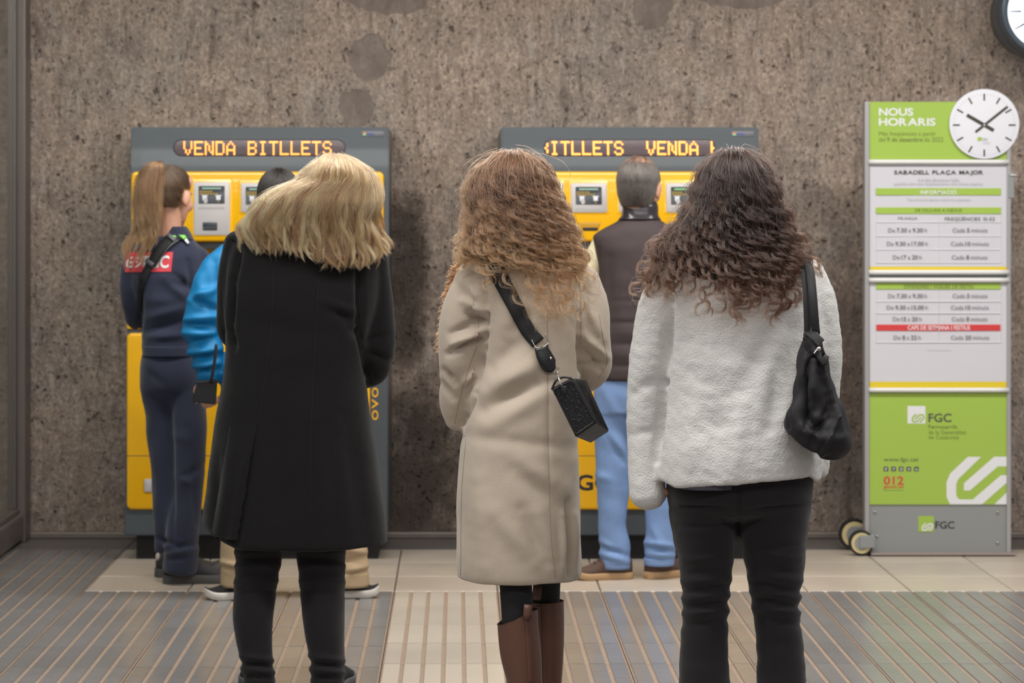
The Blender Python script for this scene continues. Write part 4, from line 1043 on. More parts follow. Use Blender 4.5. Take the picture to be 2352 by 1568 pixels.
for i, (y, k) in enumerate(((1285, .9), (1310, -.6), (1335, 1), (1352, -1), (1372, .9), (1388, -1.1), (1408, 1), (1428, -.8))):
    cr += [(1570, y + 8 * (i % 2), 1672, y - 6, 7, .0055 * k), (1725, y - 14, 1838, y - 2 + 9 * (i % 2), 7, .0055 * k)]
creases(tro, cr, .0014, .09, 5, (1.6, 1, .8))
to_ = skin('trousers', tro, M_BLKPANT, w1)
part('jumper_hem', loft([(1100, 1535, 1705, -.0, .150), (1112, 1535, 1705, 0, .150)], D, 60, 3), mat('grey_rib_knit', rgb(72, 72, 80), .9, bump=1, scale=300, stretch=(1, 1, .05)), w1)
hc = P(1690, 470, D); hR = rotz(.05)
hl = (P(1499, 1058, D + .0), Vector((.12, .05, -1)), Vector((-1, -.5, 0)), 1, .95, .9)
hr_ = (P(1882, 985, D + .05), Vector((0.0, .05, -1)), Vector((1, -.2, 0)), -1, .8, .9)
body(w1, D, hc, hR, T_W, [A_WL, A_WR], [L_WL, L_WR], [hl, hr_], .98); eyes(hc, hR, .98, w1)
for x, a in ((1617, 1.75), (1799, 1.4)):
    h = P(x, HY, D - .07); shoe(w1, (h.x, h.y), a, .25, .095, M_CANVAS, M_SOLEW)
# hair
R_W = [(345, 1680, 1695, .0, .015), (349, 1664, 1708, .0, .04), (356, 1645, 1722, .0, .065), (373, 1624, 1743, .0, .09), (398, 1610, 1758, .0, .105), (440, 1595, 1775, .0, .115), (480, 1576, 1791, .0, .12), (520, 1544, 1808, .0, .125),
       (560, 1504, 1832, .0, .13), (600, 1490, 1853, .0, .14), (640, 1472, 1864, .0, .15), (680, 1466, 1868, .0, .157), (720, 1474, 1840, 0, .163), (760, 1480, 1830, 0, .168)]
def tipW(u): return float(np.interp(u, [0, .06, .13, .2, .28, .36, .45, .55, .65, .75, .82, .87, .93, 1], [692, 698, 690, 690, 675, 712, 712, 736, 722, 742, 715, 640, 655, 640]))
def massW(u): return float(np.interp(u, [0, .06, .14, .2, .27, .34, .42, .5, .78, .84, .9, 1], [678, 684, 660, 618, 594, 608, 640, 682, 690, 618, 630, 615]))
capW = [(y, xl + (xr - xl) * .045, xr - (xr - xl) * .045, d + .02, max(.02, h - .018)) for y, xl, xr, d, h in R_W if y <= 600]
capW += [(640, 1540, 1830, .0, .125)]
ho = part('hair', loft(capW, D, 60, 6, 2.1), mat('dark_hair_mass', rgb(40, 27, 21), .7, bump=.8, scale=60, stretch=(1, 1, .25)), w1)
lst = hair_fall(D, R_W, 345, massW, 250, 44, (.0120, .066), spread=.0056, layers=(.35, .95), seed=11, utop=.5, ramp=(.1, .5), pts=48, plong=.30, rmin=.86, phase=1.3)
lst += hair_fall(D, R_W, 345, tipW, 34, 22, (.0125, .060), spread=.0022, seed=12, utop=.5, ramp=(.1, .7), pts=96, plong=1, rmin=1.0, rmax=1.07, phase=2.5, pj=.16, dz_=.8)
lst += hair_fall(D, R_W, 345, tipW, 34, 3, (.0170, .056), spread=.004, seed=14, utop=.5, ramp=(.1, .6), pts=60, plong=1, rmin=1.0, rmax=1.08, phase=3, pj=.5, dz_=.9)
lst += flyaways(D, R_W, 345, 180, 13, .014, massW)
strands('hair_strands', lst, H_DARK, ho, .00062)
# ==== her black shoulder bag
bag = thing('shoulder_bag', 'slouchy black nylon bag hanging from the white fleece shoulder', 'bag', tuple(P(1880, 1056, 6.36)))
DB = 6.36
T_B = [(762, 1846, 1876, .0, .03), (790, 1838, 1890, 0, .045), (830, 1831, 1902, 0, .055), (880, 1825, 1914, 0, .062), (930, 1816, 1930, 0, .07), (965, 1804, 1944, 0, .075),
       (986, 1801, 1952, 0, .078), (1000, 1818, 1956, 0, .078), (1018, 1848, 1955, 0, .072), (1038, 1874, 1946, 0, .06), (1055, 1888, 1928, 0, .04)]
GAIN = 1.5
bg = solid([loft(T_B, DB, 60, 4, 2.2)], .0048, 2)
creases(bg, [(1830, 850, 1812, 985, 4, -.008), (1850, 870, 1848, 985, 4, -.010), (1812, 992, 1900, 1040, 5, .008), (1890, 840, 1920, 960, 4, .009), (1920, 960, 1890, 1045, 4, .009), (1862, 900, 1856, 970, 4, -.008), (1870, 985, 1905, 960, 4, -.008), (1850, 800, 1845, 960, 9, -.014), (1846, 950, 1876, 990, 10, -.010), (1872, 830, 1862, 930, 12, .012), (1888, 860, 1910, 940, 10, -.008), (1908, 930, 1870, 1010, 9, -.010), (1836, 770, 1846, 810, 10, -.012),
             (1862, 1000, 1930, 1010, 12, .006), (1820, 900, 1815, 980, 10, .006), (1900, 900, 1935, 1000, 12, .008), (1880, 960, 1900, 975, 14, .008)], .0025, .07, 8)
SB = Surf(bg); SB.D = DB - .07
skin('bag_body', bg, M_NYLON, bag)
part('flap', solidify := ribbon(SB, [(1852, 772, 26), (1868, 790, 40), (1884, 812, 30), (1888, 840, 12)], 30, .006, .006), M_NYLON, bag)
part('zip', ribbon(SB, [(1856, 770, 5), (1868, 784, 5), (1878, 800, 5)], 5, .014, .003), M_STRAP, bag)
p_ = SB(1876, 805, .018); part('zip_slider', join(ellipsoid(p_, (.006, .004, .006), n=8), tube([(*(p_ + Vector((-.006, -.004, -.002))), .0022), (*(p_ + Vector((-.012, -.006, -.01))), .002)], 8, .004)), M_STEEL, bag)
part('zip_pull', tube([(*SB(1871, 812, .016), .004), (*SB(1858, 836, .012), .005), (*SB(1846, 862, .006), .003)], 8, .008, flat=.5), M_NYLON, bag)
def strap(pts, D, wd, name, m, par, th=.0025):
    """Flat band through (px, py, depth offset) points, facing the camera side."""
    q = spline([(*P(x, y, D + d), 0) for x, y, d in pts], .012)[:, :3]; t = np.gradient(q, axis=0); t /= np.linalg.norm(t, axis=1)[:, None]
    V, Fc = [], []
    for i in range(len(q)):
        s_ = np.cross(t[i], (0, 1, .15)); s_ /= np.linalg.norm(s_); n_ = np.cross(s_, t[i])
        for a, b in ((-1, -1), (1, -1), (1, 1), (-1, 1)): V.append(q[i] + s_ * a * wd / 2 + n_ * b * th / 2)
    for i in range(len(q) - 1):
        for k in range(4): Fc.append([i * 4 + k, i * 4 + (k + 1) % 4, i * 4 + 4 + (k + 1) % 4, i * 4 + 4 + k])
    Fc += [[0, 1, 2, 3], [len(V) - 1, len(V) - 2, len(V) - 3, len(V) - 4]]
    return part(name, (V, Fc), m, par)
strap([(1838, 575, .20), (1842, 596, .14), (1848, 630, .045), (1852, 680, .01), (1854, 730, 0), (1855, 778, 0)], 6.38, .017, 'strap', M_STRAP, bag)
strap([(1850, 575, .20), (1853, 596, .14), (1862, 630, .04), (1866, 670, .005), (1870, 720, -.005), (1874, 768, 0)], 6.37, .021, 'strap', M_STRAP, bag)

# ==== woman in the camel coat
D = 6.9
w2 = person('woman with light brown curls in a camel wool coat and brown riding boots', 1200, D)
T_C = [(545, 1150, 1260, 0, .06), (575, 1120, 1300, 0, .08), (605, 1085, 1345, .0, .10), (650, 1078, 1350, 0, .115), (720, 1090, 1345, 0, .125), (800, 1100, 1338, 0, .125), (880, 1085, 1330, 0, .130), (960, 1066, 1327, 0, .142),
       (1050, 1054, 1328, 0, .152), (1150, 1049, 1331, 0, .160), (1250, 1048, 1333, 0, .166), (1310, 1049, 1334, 0, .168), (1329, 1053, 1331, 0, .163)]
A_CL = [(1090, 632, .0, 42), (1070, 690, 0, 48), (1058, 770, .0, 51), (1057, 830, .01, 49), (1052, 880, .03, 43), (1048, 930, .05, 38), (1052, 968, .06, 30)]
A_CR = [(1340, 640, .0, 36), (1352, 700, .0, 45), (1356, 780, .01, 47), (1362, 840, .05, 44), (1345, 868, .12, 34), (1315, 872, .20, 30), (1290, 860, .27, 26)]
GAIN = 2.3
coat = solid([loft(T_C, D, 84, 5, 2.25), ptube(A_CL, D, nseg=28), ptube(A_CR, D, nseg=28)], .0072, 5)
creases(coat, [(1108, 640, 1116, 720, 8, -.010), (1117, 720, 1112, 800, 6, -.020), (1112, 800, 1090, 900, 6, -.020), (1090, 905, 1060, 975, 6, -.018), (1065, 690, 1115, 715, 9, .008), (1075, 720, 1110, 745, 8, -.008), (1040, 790, 1118, 755, 7, .012),
               (1035, 765, 1105, 735, 8, -.006), (1030, 812, 1100, 778, 7, -.012), (1020, 850, 1045, 880, 7, -.009), (1015, 880, 1040, 915, 7, -.006), (1065, 880, 1095, 850, 8, .006), (1075, 650, 1105, 690, 10, .006), (1045, 650, 1075, 690, 10, -.004),
               (1118, 900, 1240, 830, 22, .006), (1110, 940, 1230, 880, 18, -.007), (1125, 980, 1255, 900, 20, .005), (1130, 840, 1210, 770, 20, -.006), (1160, 780, 1230, 700, 18, -.004), (1330, 720, 1334, 850, 6, -.018), (1340, 770, 1395, 820, 8, .006), (1335, 800, 1380, 850, 8, -.007), (1338, 840, 1390, 838, 7, -.006), (1350, 700, 1385, 780, 10, .004),
               (1060, 1000, 1320, 1030, 16, -.003), (1200, 1060, 1290, 1120, 20, .004), (1180, 1080, 1270, 1160, 20, -.004), (1140, 1180, 1230, 1290, 22, .005), (1240, 1180, 1280, 1300, 20, .006), (1200, 1170, 1250, 1290, 14, -.004), (1305, 1150, 1310, 1320, 7, -.010), (1292, 1180, 1290, 1320, 7, .006), (1320, 1180, 1322, 1320, 6, .005),
               (1100, 1100, 1110, 1300, 24, .004), (1257, 740, 1262, 1100, 5, -.002)], .0016, .18, 21, fine=.0003)
SCt = Surf(coat); SCt.D = D - .15
co_ = skin('wool_coat', coat, M_COATC, w2)
for pts in ([(1242, 600), (1250, 660), (1257, 740), (1258, 850), (1258, 1000), (1262, 1130), (1266, 1240), (1276, 1326)], [(1099, 722), (1098, 780), (1075, 850), (1055, 920), (1044, 972)],
            [(1330, 640), (1335, 720), (1334, 790)], [(1376, 720), (1388, 790), (1395, 830), (1376, 868)], [(1070, 1010), (1062, 1100), (1058, 1320)], [(1056, 978), (1062, 990), (1066, 1002)]):
    part('seam', ribbon(SCt, pts, 1.3, .0002, .0006), M_SEAMC, co_)
LEG_CL = [(1180, 1250, 0, 62), (1184, 1330, -.08, 42), (1188, 1400, -.10, 40), (1190, 1440, -.10, 40), (1196, 1500, -.1, 40), (1206, 1568, -.1, 34), (1212, 1640, -.10, 27), (1216, 1720, -.10, 24)]
LEG_CR = [(1250, 1250, .05, 60), (1256, 1330, .10, 36), (1254, 1380, .12, 36), (1256, 1440, .12, 35), (1258, 1500, .12, 32), (1258, 1568, .12, 28), (1256, 1640, .12, 24), (1255, 1690, .12, 22)]
lg = solid([ptube([(x, y, d, r * .92) for x, y, d, r in L[:6]], D, nseg=28) for L in (LEG_CL, LEG_CR)] + [loft([(1190, 1120, 1310, 0, .10), (1262, 1120, 1310, 0, .10)], D, 40, 8)], .0072, 3)
skin('leggings', lg, mat('black_knit_leggings', rgb(20, 20, 22), .9, bump=.3, scale=700), w2)
def boot(L, ytop, tilt, dd, foot_ang):
    """Tall shaft open at the top, with welt, pull tab and foot."""
    q = [(*P(x, y, D + d), r / F * D * 1.16) for x, y, d, r in L if y >= ytop - 30]
    q[0] = (q[0][0] + (q[1][0] - q[0][0]) * 0, *q[0][1:])
    V0, F0 = tube([(a, b, c, r) for a, b, c, r in q], 36, .012, cap=False, rounded=False)
    pz = V0[:, 2]; zt = P(0, ytop, D + dd).z
    cx = q[1][0]
    # slanted open rim
    lim = zt + (V0[:, 0] - cx) * tilt
    V0[:, 2] = np.minimum(pz, lim)
    Vi = V0.copy(); cen = np.array([cx, q[1][1]]); Vi[:, :2] = cen + (Vi[:, :2] - cen) * .93
    n = len(V0); return V0, F0 + [[a + n for a in reversed(f)] for f in F0], Vi
for L, ytop, tilt, dd in ((LEG_CL, 1412, .45, -.10), (LEG_CR, 1369, .0, .12)):
    V0, F2, Vi = boot(L, ytop, tilt, dd, 0)
    sh = part('riding_boot', (np.concatenate([V0, Vi]), F2), M_BOOT, w2)
    SBt = Surf(sh.data.copy()); 
    SBt = Surf(mesh(np.concatenate([V0, Vi]), F2)); SBt.D = D + dd - .05
    xc = L[3][0] + (L[3][3] * .55 if dd < 0 else -L[3][3] * .62)
    part('boot_seam', ribbon(SBt, [(xc, ytop + 2, 14), (xc + 3, ytop + 60, 13), (xc + 7, 1568, 11)], 12, .0006, .0012), M_BOOT, sh)
    strap([(xc - 1, ytop + 8, dd - .060), (xc, ytop - 8, dd - .061), (xc + 1, ytop - 24, dd - .058)], D, .022, 'pull_tab', M_BOOT, sh, .007)
    h = P(L[-1][0], HY, D + dd - .032)
    shoe(sh, (h.x, h.y), 1.5, .25, .09, M_BOOT, M_SOLEG, hgt=.11) if 0 else None
    f = shoe(w2, (h.x, h.y), 1.5, .25, .09, M_BOOT, M_SOLEG, hgt=.12, name='boot_foot')
hc = P(1176, 474, D); hR = rotz(.1)
body(w2, D, hc, hR, T_C, [A_CL[:-1], A_CR], [LEG_CL, LEG_CR], [(P(1290, 860, D + .27), Vector((-.5, .7, .4)), Vector((0, -.5, 1)), 1, .8, .95), (P(1066, 935, D + .05), Vector((.3, .35, -1)), Vector((-1, 0, 0)), 1, .5, .85)], .98); eyes(hc, hR, .98, w2)
R_C = [(350, 1162, 1184, .0, .02), (356, 1138, 1214, 0, .06), (373, 1110, 1243, .0, .09), (398, 1087, 1259, .0, .108), (440, 1074, 1274, .0, .118), (481, 1073, 1294, .0, .125), (523, 1066, 1315, .0, .13), (565, 1052, 1330, .0, .135), (606, 1056, 1346, .0, .138), (660, 1078, 1354, 0, .142), (700, 1120, 1352, 0, .145), (750, 1150, 1340, 0, .148)]
def tipC(u): return float(np.interp(u, [0, .07, .14, .2, .28, .36, .44, .52, .6, .7, .8, .9, 1], [590, 655, 668, 640, 620, 725, 740, 700, 735, 735, 715, 728, 690]))
def massC(u): return float(np.interp(u, [0, .1, .2, .3, .4, .55, .7, .85, 1], [600, 612, 585, 588, 612, 618, 625, 640, 640]))
capC = [(y, xl + (xr - xl) * .05, xr - (xr - xl) * .05, d + .02, max(.02, h - .018)) for y, xl, xr, d, h in R_C if y <= 560] + [(600, 1100, 1310, .0, .110)]
ho = part('hair', loft(capC, D, 60, 6, 2.1), mat('light_brown_hair_mass', rgb(96, 68, 46), .7, bump=.8, scale=60, stretch=(1, 1, .25)), w2)
lst = hair_fall(D, R_C, 350, massC, 250, 44, (.0115, .060), spread=.0056, layers=(.30, .97), seed=31, utop=.5, ramp=(.0, .35), pts=48, plong=.30, rmin=.86, phase=1.4)
lst += hair_fall(D, R_C, 350, tipC, 20, 18, (.0120, .058), spread=.0022, seed=35, utop=.5, ramp=(.0, .7), pts=96, plong=1, rmin=1.0, rmax=1.06, phase=2.5, pj=.16, dz_=.8)
lst += hair_fall(D, R_C, 350, tipC, 34, 3, (.0160, .054), spread=.004, seed=33, utop=.5, ramp=(.0, .6), pts=60, plong=1, rmin=1.0, rmax=1.08, phase=3, pj=.5, dz_=.9)
lst += flyaways(D, R_C, 350, 260, 32, .016, massC)
strands('hair_strands', lst, H_LIGHT, ho, .00062)
# scarf with an orange and brown fringe at her front left edge
sc = part('scarf', ptube([(1085, 590, .10, 20), (1062, 625, .10, 24), (1042, 690, .10, 20), (1034, 750, .10, 17), (1030, 800, .10, 15)], D, nseg=16, flat=.6), mat('brown_woven_scarf', rgb(120, 92, 74), .9, bump=.8, scale=150, var=.4, vscale=50), w2)
M_FR = hair_mat('orange_brown_fringe', rgb(66, 50, 42), rgb(176, 98, 48), None, .6)
lst = []
for i in range(560):
    t = RNG.uniform(0, 1); y = 590 + 225 * t; x = float(np.interp(y, [590, 625, 690, 750, 815], [1064, 1046, 1026, 1020, 1014])) + RNG.normal(0, 3)
    ln = RNG.uniform(8, 24); a = math.pi + RNG.normal(-.5, .45); p0 = (x + 7, y - 3, RNG.uniform(.06, .12)); k = RNG.normal(0, 4, 2)
    lst.append(np.array([P(p0[0] + ln * math.cos(a) * s, p0[1] - ln * math.sin(a) * s + 9 * s * s + k[0] * math.sin(3 * s), D + p0[2] - .02 * s) for s in np.linspace(0, 1, 7)]))
strands('fringe', lst, M_FR, sc, .0013, .7)
# ==== her crossbody handbag
hb_ = thing('handbag', 'boxy black embossed leather handbag worn across the camel coat', 'bag', tuple(P(1330, 1003, 6.62)))
def hbox():
    fr = [(1266, 892), (1313, 867), (1371, 970), (1322, 1004)]; bk = [(1298, 880), (1344, 872), (1400, 990), (1356, 1018)]
    bm = bmesh.new(); vf = [bm.verts.new(P(x, y, 6.60)) for x, y in fr]; vb = [bm.verts.new(P(x, y, 6.69)) for x, y in bk]
    bm.faces.new(vf); bm.faces.new(list(reversed(vb)))
    for i in range(4): bm.faces.new([vf[(i + 1) % 4], vf[i], vb[i], vb[(i + 1) % 4]])
    bmesh.ops.recalc_face_normals(bm, faces=bm.faces); bmesh.ops.bevel(bm, geom=bm.edges[:], offset=.0025, segments=2, affect='EDGES')
    bm.verts.index_update(); o = np.array([v.co[:] for v in bm.verts]), [[v.index for v in f.verts] for f in bm.faces]; bm.free(); return o
vb_ = hbox(); part('bag_body', vb_, M_LEATH, hb_, False)
def Hm(u, v, h=0.):   # u,v in 0..1 over the front face
    a = Vector((1266, 892)).lerp(Vector((1313, 867)), u); b = Vector((1322, 1004)).lerp(Vector((1371, 970)), u); c_ = a.lerp(b, v); return P(c_.x, c_.y, 6.60 - h)
edge_ = [(.10, .04), (.90, .04), (.94, .08), (.94, .92), (.90, .96), (.10, .96), (.06, .92), (.06, .08), (.10, .04)]
edge = [(a[0] + (b[0] - a[0]) * t, a[1] + (b[1] - a[1]) * t) for a, b in zip(edge_[:-1], edge_[1:]) for t in np.linspace(0, 1, 8)[:-1]] + [edge_[-1]]
part('piping', tube([(*Hm(u, v, .001), .0022) for u, v in edge], 8, .006), M_LEATH, hb_)
V, Fc = [], []
g = np.random.default_rng(4); arcs = []
for r in range(6):
    for c_ in range(3):
        u0, v0 = .2 + .3 * c_ + .05 * (r % 2), .12 + .155 * r; a0 = g.uniform(0, 6.3); k = g.choice([-1, 1])
        pts = [(u0 + .085 * math.cos(a0 + k * t), v0 + .052 * math.sin(a0 + k * t)) for t in np.linspace(0, 4.2, 8)]
        e_ = pts[-1]; pts += [(e_[0] + .07 * math.cos(a0 + k * 4.2 + math.pi - k * t) + .07 * math.cos(a0 + k * 4.2), e_[1] + .045 * math.sin(a0 + k * 4.2 + math.pi - k * t) + .045 * math.sin(a0 + k * 4.2)) for t in np.linspace(.5, 3, 5)]
        arcs.append(tube([(*Hm(min(.93, max(.07, u)), min(.95, max(.05, v)), .0008), .0013) for u, v in pts], 6, .004))
part('embossing', join(*arcs), M_LEATH, hb_, kind='stuff')
ribs = [tube([(*P(1318 + 30 * f, 868 + 4 * f + 1, 6.598 + .088 * f), .0012), (*P(1372 + 27 * f, 968 + 20 * f, 6.598 + .088 * f), .0012)], 6, .02) for f in np.linspace(.15, .9, 7)]
part('side_ribs', join(*ribs), M_LEATH, hb_, kind='stuff')
part('zip_pull', join(bevel_box(P(1288, 0, 6.59).x, P(1302, 0, 6.59).x, 6.588, 6.596, P(0, 906, 6.59).z, P(0, 886, 6.59).z, .002), tube([(*P(1287, 884, 6.59), .003), (*P(1298, 902, 6.588), .003)], 8, .006)), M_LEATH, hb_)
part('side_handle', tube([(*P(1268, 893, 6.62), .003), (*P(1279, 872, 6.62), .003), (*P(1296, 866, 6.63), .003), (*P(1312, 868, 6.63), .003)], 8, .006, flat=.5), M_LEATH, hb_)
class Fix:
    def __init__(s, surf): s.s = surf
    def __call__(s, x, y, l=.004): return s.s(x, y, l)
part('strap', ribbon(SCt, [(1092, 572, 38), (1128, 600, 40), (1150, 640, 38), (1182, 700, 36), (1214, 760, 34), (1236, 787, 33)], 36, .003, .0035), M_STRAP, hb_)
part('strap_end', ribbon(SCt, [(1242, 797, 30), (1252, 822, 36), (1262, 842, 30), (1271, 849, 12)], 30, .006, .006), M_LEATH, hb_)
def ring_on(pts, r, closed=False):
    return tube([(*SCt(x, y, .009), r) for x, y in pts], 8, .005)
part('buckle', ring_on([(1128, 608), (1160, 591), (1164, 600), (1132, 617), (1128, 608)], .0016), M_STEEL, hb_); part('buckle', ring_on([(1129, 612), (1131, 618), (1137, 619), (1162, 604)], .0018), M_STEEL, hb_)
part('loop_ring', ring_on([(1223, 782), (1232, 799), (1260, 785), (1250, 768)], .0016), M_STEEL, hb_)
p_ = SCt(1262, 822, .015); part('rivet', ellipsoid(p_, (.0038, .003, .0038), n=8), M_STEEL, hb_)
part('snap_hook', join(ring_on([(1266, 848), (1268, 853), (1275, 855), (1280, 849), (1278, 842)], .0015), ring_on([(1276, 855), (1278, 862), (1281, 870)], .0026), tube([(*SCt(1280, 868, .012), .0018), (*P(1286, 876, 6.60), .0018), (*P(1290, 886, 6.595), .002)], 8, .004)), M_STEEL, hb_)

# ==== woman in the black coat, head bent
D = 7.97
w3 = person('blonde woman with bent head in a long black wool coat and black trousers', 690, D)
T_K = [(495, 620, 770, .05, .06), (510, 575, 825, .04, .085), (530, 545, 862, .03, .10), (560, 528, 876, .02, .115), (620, 520, 876, .01, .13), (700, 516, 868, .0, .14), (780, 518, 848, 0, .14), (850, 514, 842, 0, .145), (920, 503, 848, 0, .155),
       (1000, 490, 858, 0, .165), (1100, 477, 874, 0, .175), (1190, 468, 886, 0, .182), (1240, 466, 890, 0, .183), (1253, 472, 888, 0, .18)]
A_KL = [(548, 556, .02, 34), (536, 620, .03, 34), (530, 700, .05, 34), (534, 760, .10, 34), (560, 785, .18, 30), (590, 770, .28, 26)]
A_KR = [(850, 570, .02, 36), (858, 640, .02, 40), (862, 720, .03, 44), (866, 800, .05, 44), (862, 842, .09, 38), (842, 862, .16, 30), (815, 866, .24, 26)]
GAIN = 1.9
ck_ = solid([loft(T_K, D, 84, 5, 2.3), ptube(A_KL, D, nseg=24), ptube(A_KR, D, nseg=24)], .0085, 5)
creases(ck_, [(823, 600, 826, 760, 8, -.014), (826, 760, 850, 880, 7, -.020), (556, 560, 540, 640, 6, -.008), (535, 640, 528, 760, 7, -.014), (528, 760, 540, 800, 7, -.010), (545, 1040, 515, 1240, 16, .005), (760, 715, 820, 740, 10, -.008), (740, 690, 815, 715, 10, .005),
              (800, 750, 830, 780, 10, -.006), (840, 780, 895, 770, 9, -.006), (845, 810, 900, 830, 9, -.006), (560, 740, 700, 760, 26, -.004), (600, 830, 740, 800, 26, .004), (500, 1050, 492, 1230, 10, -.006), (720, 960, 735, 1240, 26, .005), (800, 960, 840, 1240, 26, -.005), (640, 980, 640, 1240, 26, -.004), (700, 660, 720, 560, 24, .004)], .002, .2, 41, fine=.0003)
co = getco(ck_); px, py = proj(co); no = getno(ck_)
xs_ = 588 + (py - 985) * (546 - 588) / 262.; dd_ = xs_ - px; rm_ = np.clip((py - 985) / 120, 0, 1) * (no[:, 1] < -.1)
co += no * (-.006 * np.exp(-(dd_ / 10) ** 2) * rm_)[:, None]
lift = np.clip((545 - px) / 80, 0, 1) * np.clip((py - 1120) / 125, 0, 1) * .055; co[:, 2] += lift; setco(ck_, co)
SK = Surf(ck_); SK.D = D - .15
ko = skin('wool_coat', ck_, M_COATB, w3)
for pts in ([(628, 620), (622, 760), (606, 880), (592, 975)], [(732, 640), (718, 900), (712, 1100), (712, 1250)], [(522, 540), (518, 620), (517, 700), (526, 780)], [(830, 600), (826, 700), (836, 800)]):
    part('seam', ribbon(SK, pts, 2.2, .0004, .0008), M_SEAMB, ko)
nu_, nv_ = 14, 30; V = []
for jv in range(nv_ + 1):
    for iu in range(nu_ + 1):
        f, y = iu / nu_, 978 + (1238 - 978) * jv / nv_; xr_ = 589 + (y - 985) * (545 - 589) / 262.; x = xr_ - 62 * (1 - f)
        V.append(tuple(SK(x, y, .001 + (.013 * f ** 1.5 + .004 * math.sin(f * 9)) * min(1, jv / 10))))
nn = len(V); V += [tuple(Vector(v) + Vector((0, .0035, 0))) for v in V]; W1 = nu_ + 1
Fc = [[a * W1 + b, a * W1 + b + 1, (a + 1) * W1 + b + 1, (a + 1) * W1 + b] for a in range(nv_) for b in range(nu_)]; Fc += [[i_ + nn for i_ in reversed(f)] for f in Fc]
for a in range(nv_): Fc += [[a * W1 + nu_, a * W1 + nu_ + nn, (a + 1) * W1 + nu_ + nn, (a + 1) * W1 + nu_], [a * W1, (a + 1) * W1, (a + 1) * W1 + nn, a * W1 + nn]]
part('vent_flap', (V, Fc), M_COATB, ko)
part('shoulder_tab', ribbon(SK, [(868, 560, 10), (880, 568, 10), (888, 575, 6)], 9, .006, .006), M_LEATH, ko)
L_KL = [(598, 1230, 0, 60), (592, 1300, 0, 52), (583, 1380, 0, 49), (582, 1450, 0, 44), (590, 1520, 0, 37), (595, 1566, 0, 38)]
L_KR = [(735, 1230, 0, 60), (738, 1300, 0, 55), (741, 1380, 0, 51), (746, 1450, 0, 46), (752, 1520, 0, 40), (752, 1566, 0, 40)]
kt = solid([ptube(L_KL, D, nseg=32), ptube(L_KR, D, nseg=32), loft([(1100, 540, 800, 0, .12), (1240, 545, 795, 0, .12)], D, 40, 8)], .0075, 3)
cr = []
for i, y in enumerate((1268, 1284, 1300, 1318, 1338, 1360)):
    cr += [(540, y + 4 * (i % 2), 640, y - 4, 5, .004 * (1, -1)[i % 2]), (690, y - 4, 790, y + 5 * (i % 2), 5, .004 * (1, -1)[i % 2])]
for (x0, x1) in ((556, 632), (712, 790)):
    cr += [(x0, 1505, x1, 1518, 6, .006), (x0, 1522, x1, 1530, 5, -.007), (x0, 1536, x1, 1545, 6, .007), (x0, 1552, x1, 1554, 5, -.006)]
creases(kt, cr, .0012, .1, 43)
skin('trousers', kt, M_BLKPANT, w3)
for x, a in ((594, 1.72), (753, 1.42)):
    h = P(x, HY, D - .045); shoe(w3, (h.x, h.y), a, .26, .10, M_CANVAS, M_SOLEG, hgt=.09, name='ankle_boot')
hc = P(768, 472, D + .12); hR = rotz(-.25) @ Matrix.Rotation(.25, 3, 'Y') @ Matrix.Rotation(-.45, 3, 'X')
body(w3, D, hc, hR, T_K, [A_KL, A_KR], [L_KL, L_KR], [(P(590, 770, D + .28), Vector((.5, .7, .4)), Vector((0, -.5, 1)), -1, .8, 1), (P(815, 866, D + .24), Vector((-.5, .7, .5)), Vector((0, -.5, 1)), 1, .8, 1)]); eyes(hc, hR, 1, w3)
R_K = [(356, 745, 772, .10, .03), (362, 732, 795, .09, .06), (376, 716, 824, .06, .10), (399, 700, 848, .04, .13), (419, 686, 858, .03, .14), (432, 650, 862, .02, .14), (449, 618, 865, .01, .14), (466, 598, 866, .0, .14), (499, 580, 862, -.005, .14), (532, 566, 869, -.005, .142), (566, 566, 876, -.005, .145), (590, 570, 878, -.005, .15), (612, 580, 872, -.005, .153)]
def tipK(u): return float(np.interp(u, [0, .03, .10, .16, .25, .32, .4, .48, .57, .67, .76, .84, .92, 1], [545, 576, 560, 566, 584, 566, 576, 590, 602, 611, 600, 608, 592, 572]))
capK = [(y, xl + (xr - xl) * .05, xr - (xr - xl) * .05, d + .03, max(.02, h - .018)) for y, xl, xr, d, h in R_K if y <= 535] + [(556, 620, 850, .0, .115)]
ho = part('hair', loft(capK, D, 60, 6, 2.1), mat('blonde_hair_mass', rgb(140, 104, 68), .6, bump=.7, scale=70, stretch=(1.6, 1, .2)), w3)
lst = hair_fall(D, R_K, 356, tipK, 340, 58, (.008, .22), spread=.0062, layers=(.62, .96), seed=51, utop=.62, ramp=(.1, .8), pts=30, dr=.055, wave=.014, flick=.008, plong=.5, jit=.0005, phase=1.5)
lst += flyaways(D, R_K, 360, 260, 52, .012, tipK)
strands('hair_strands', lst, H_BLOND, ho, .00055)

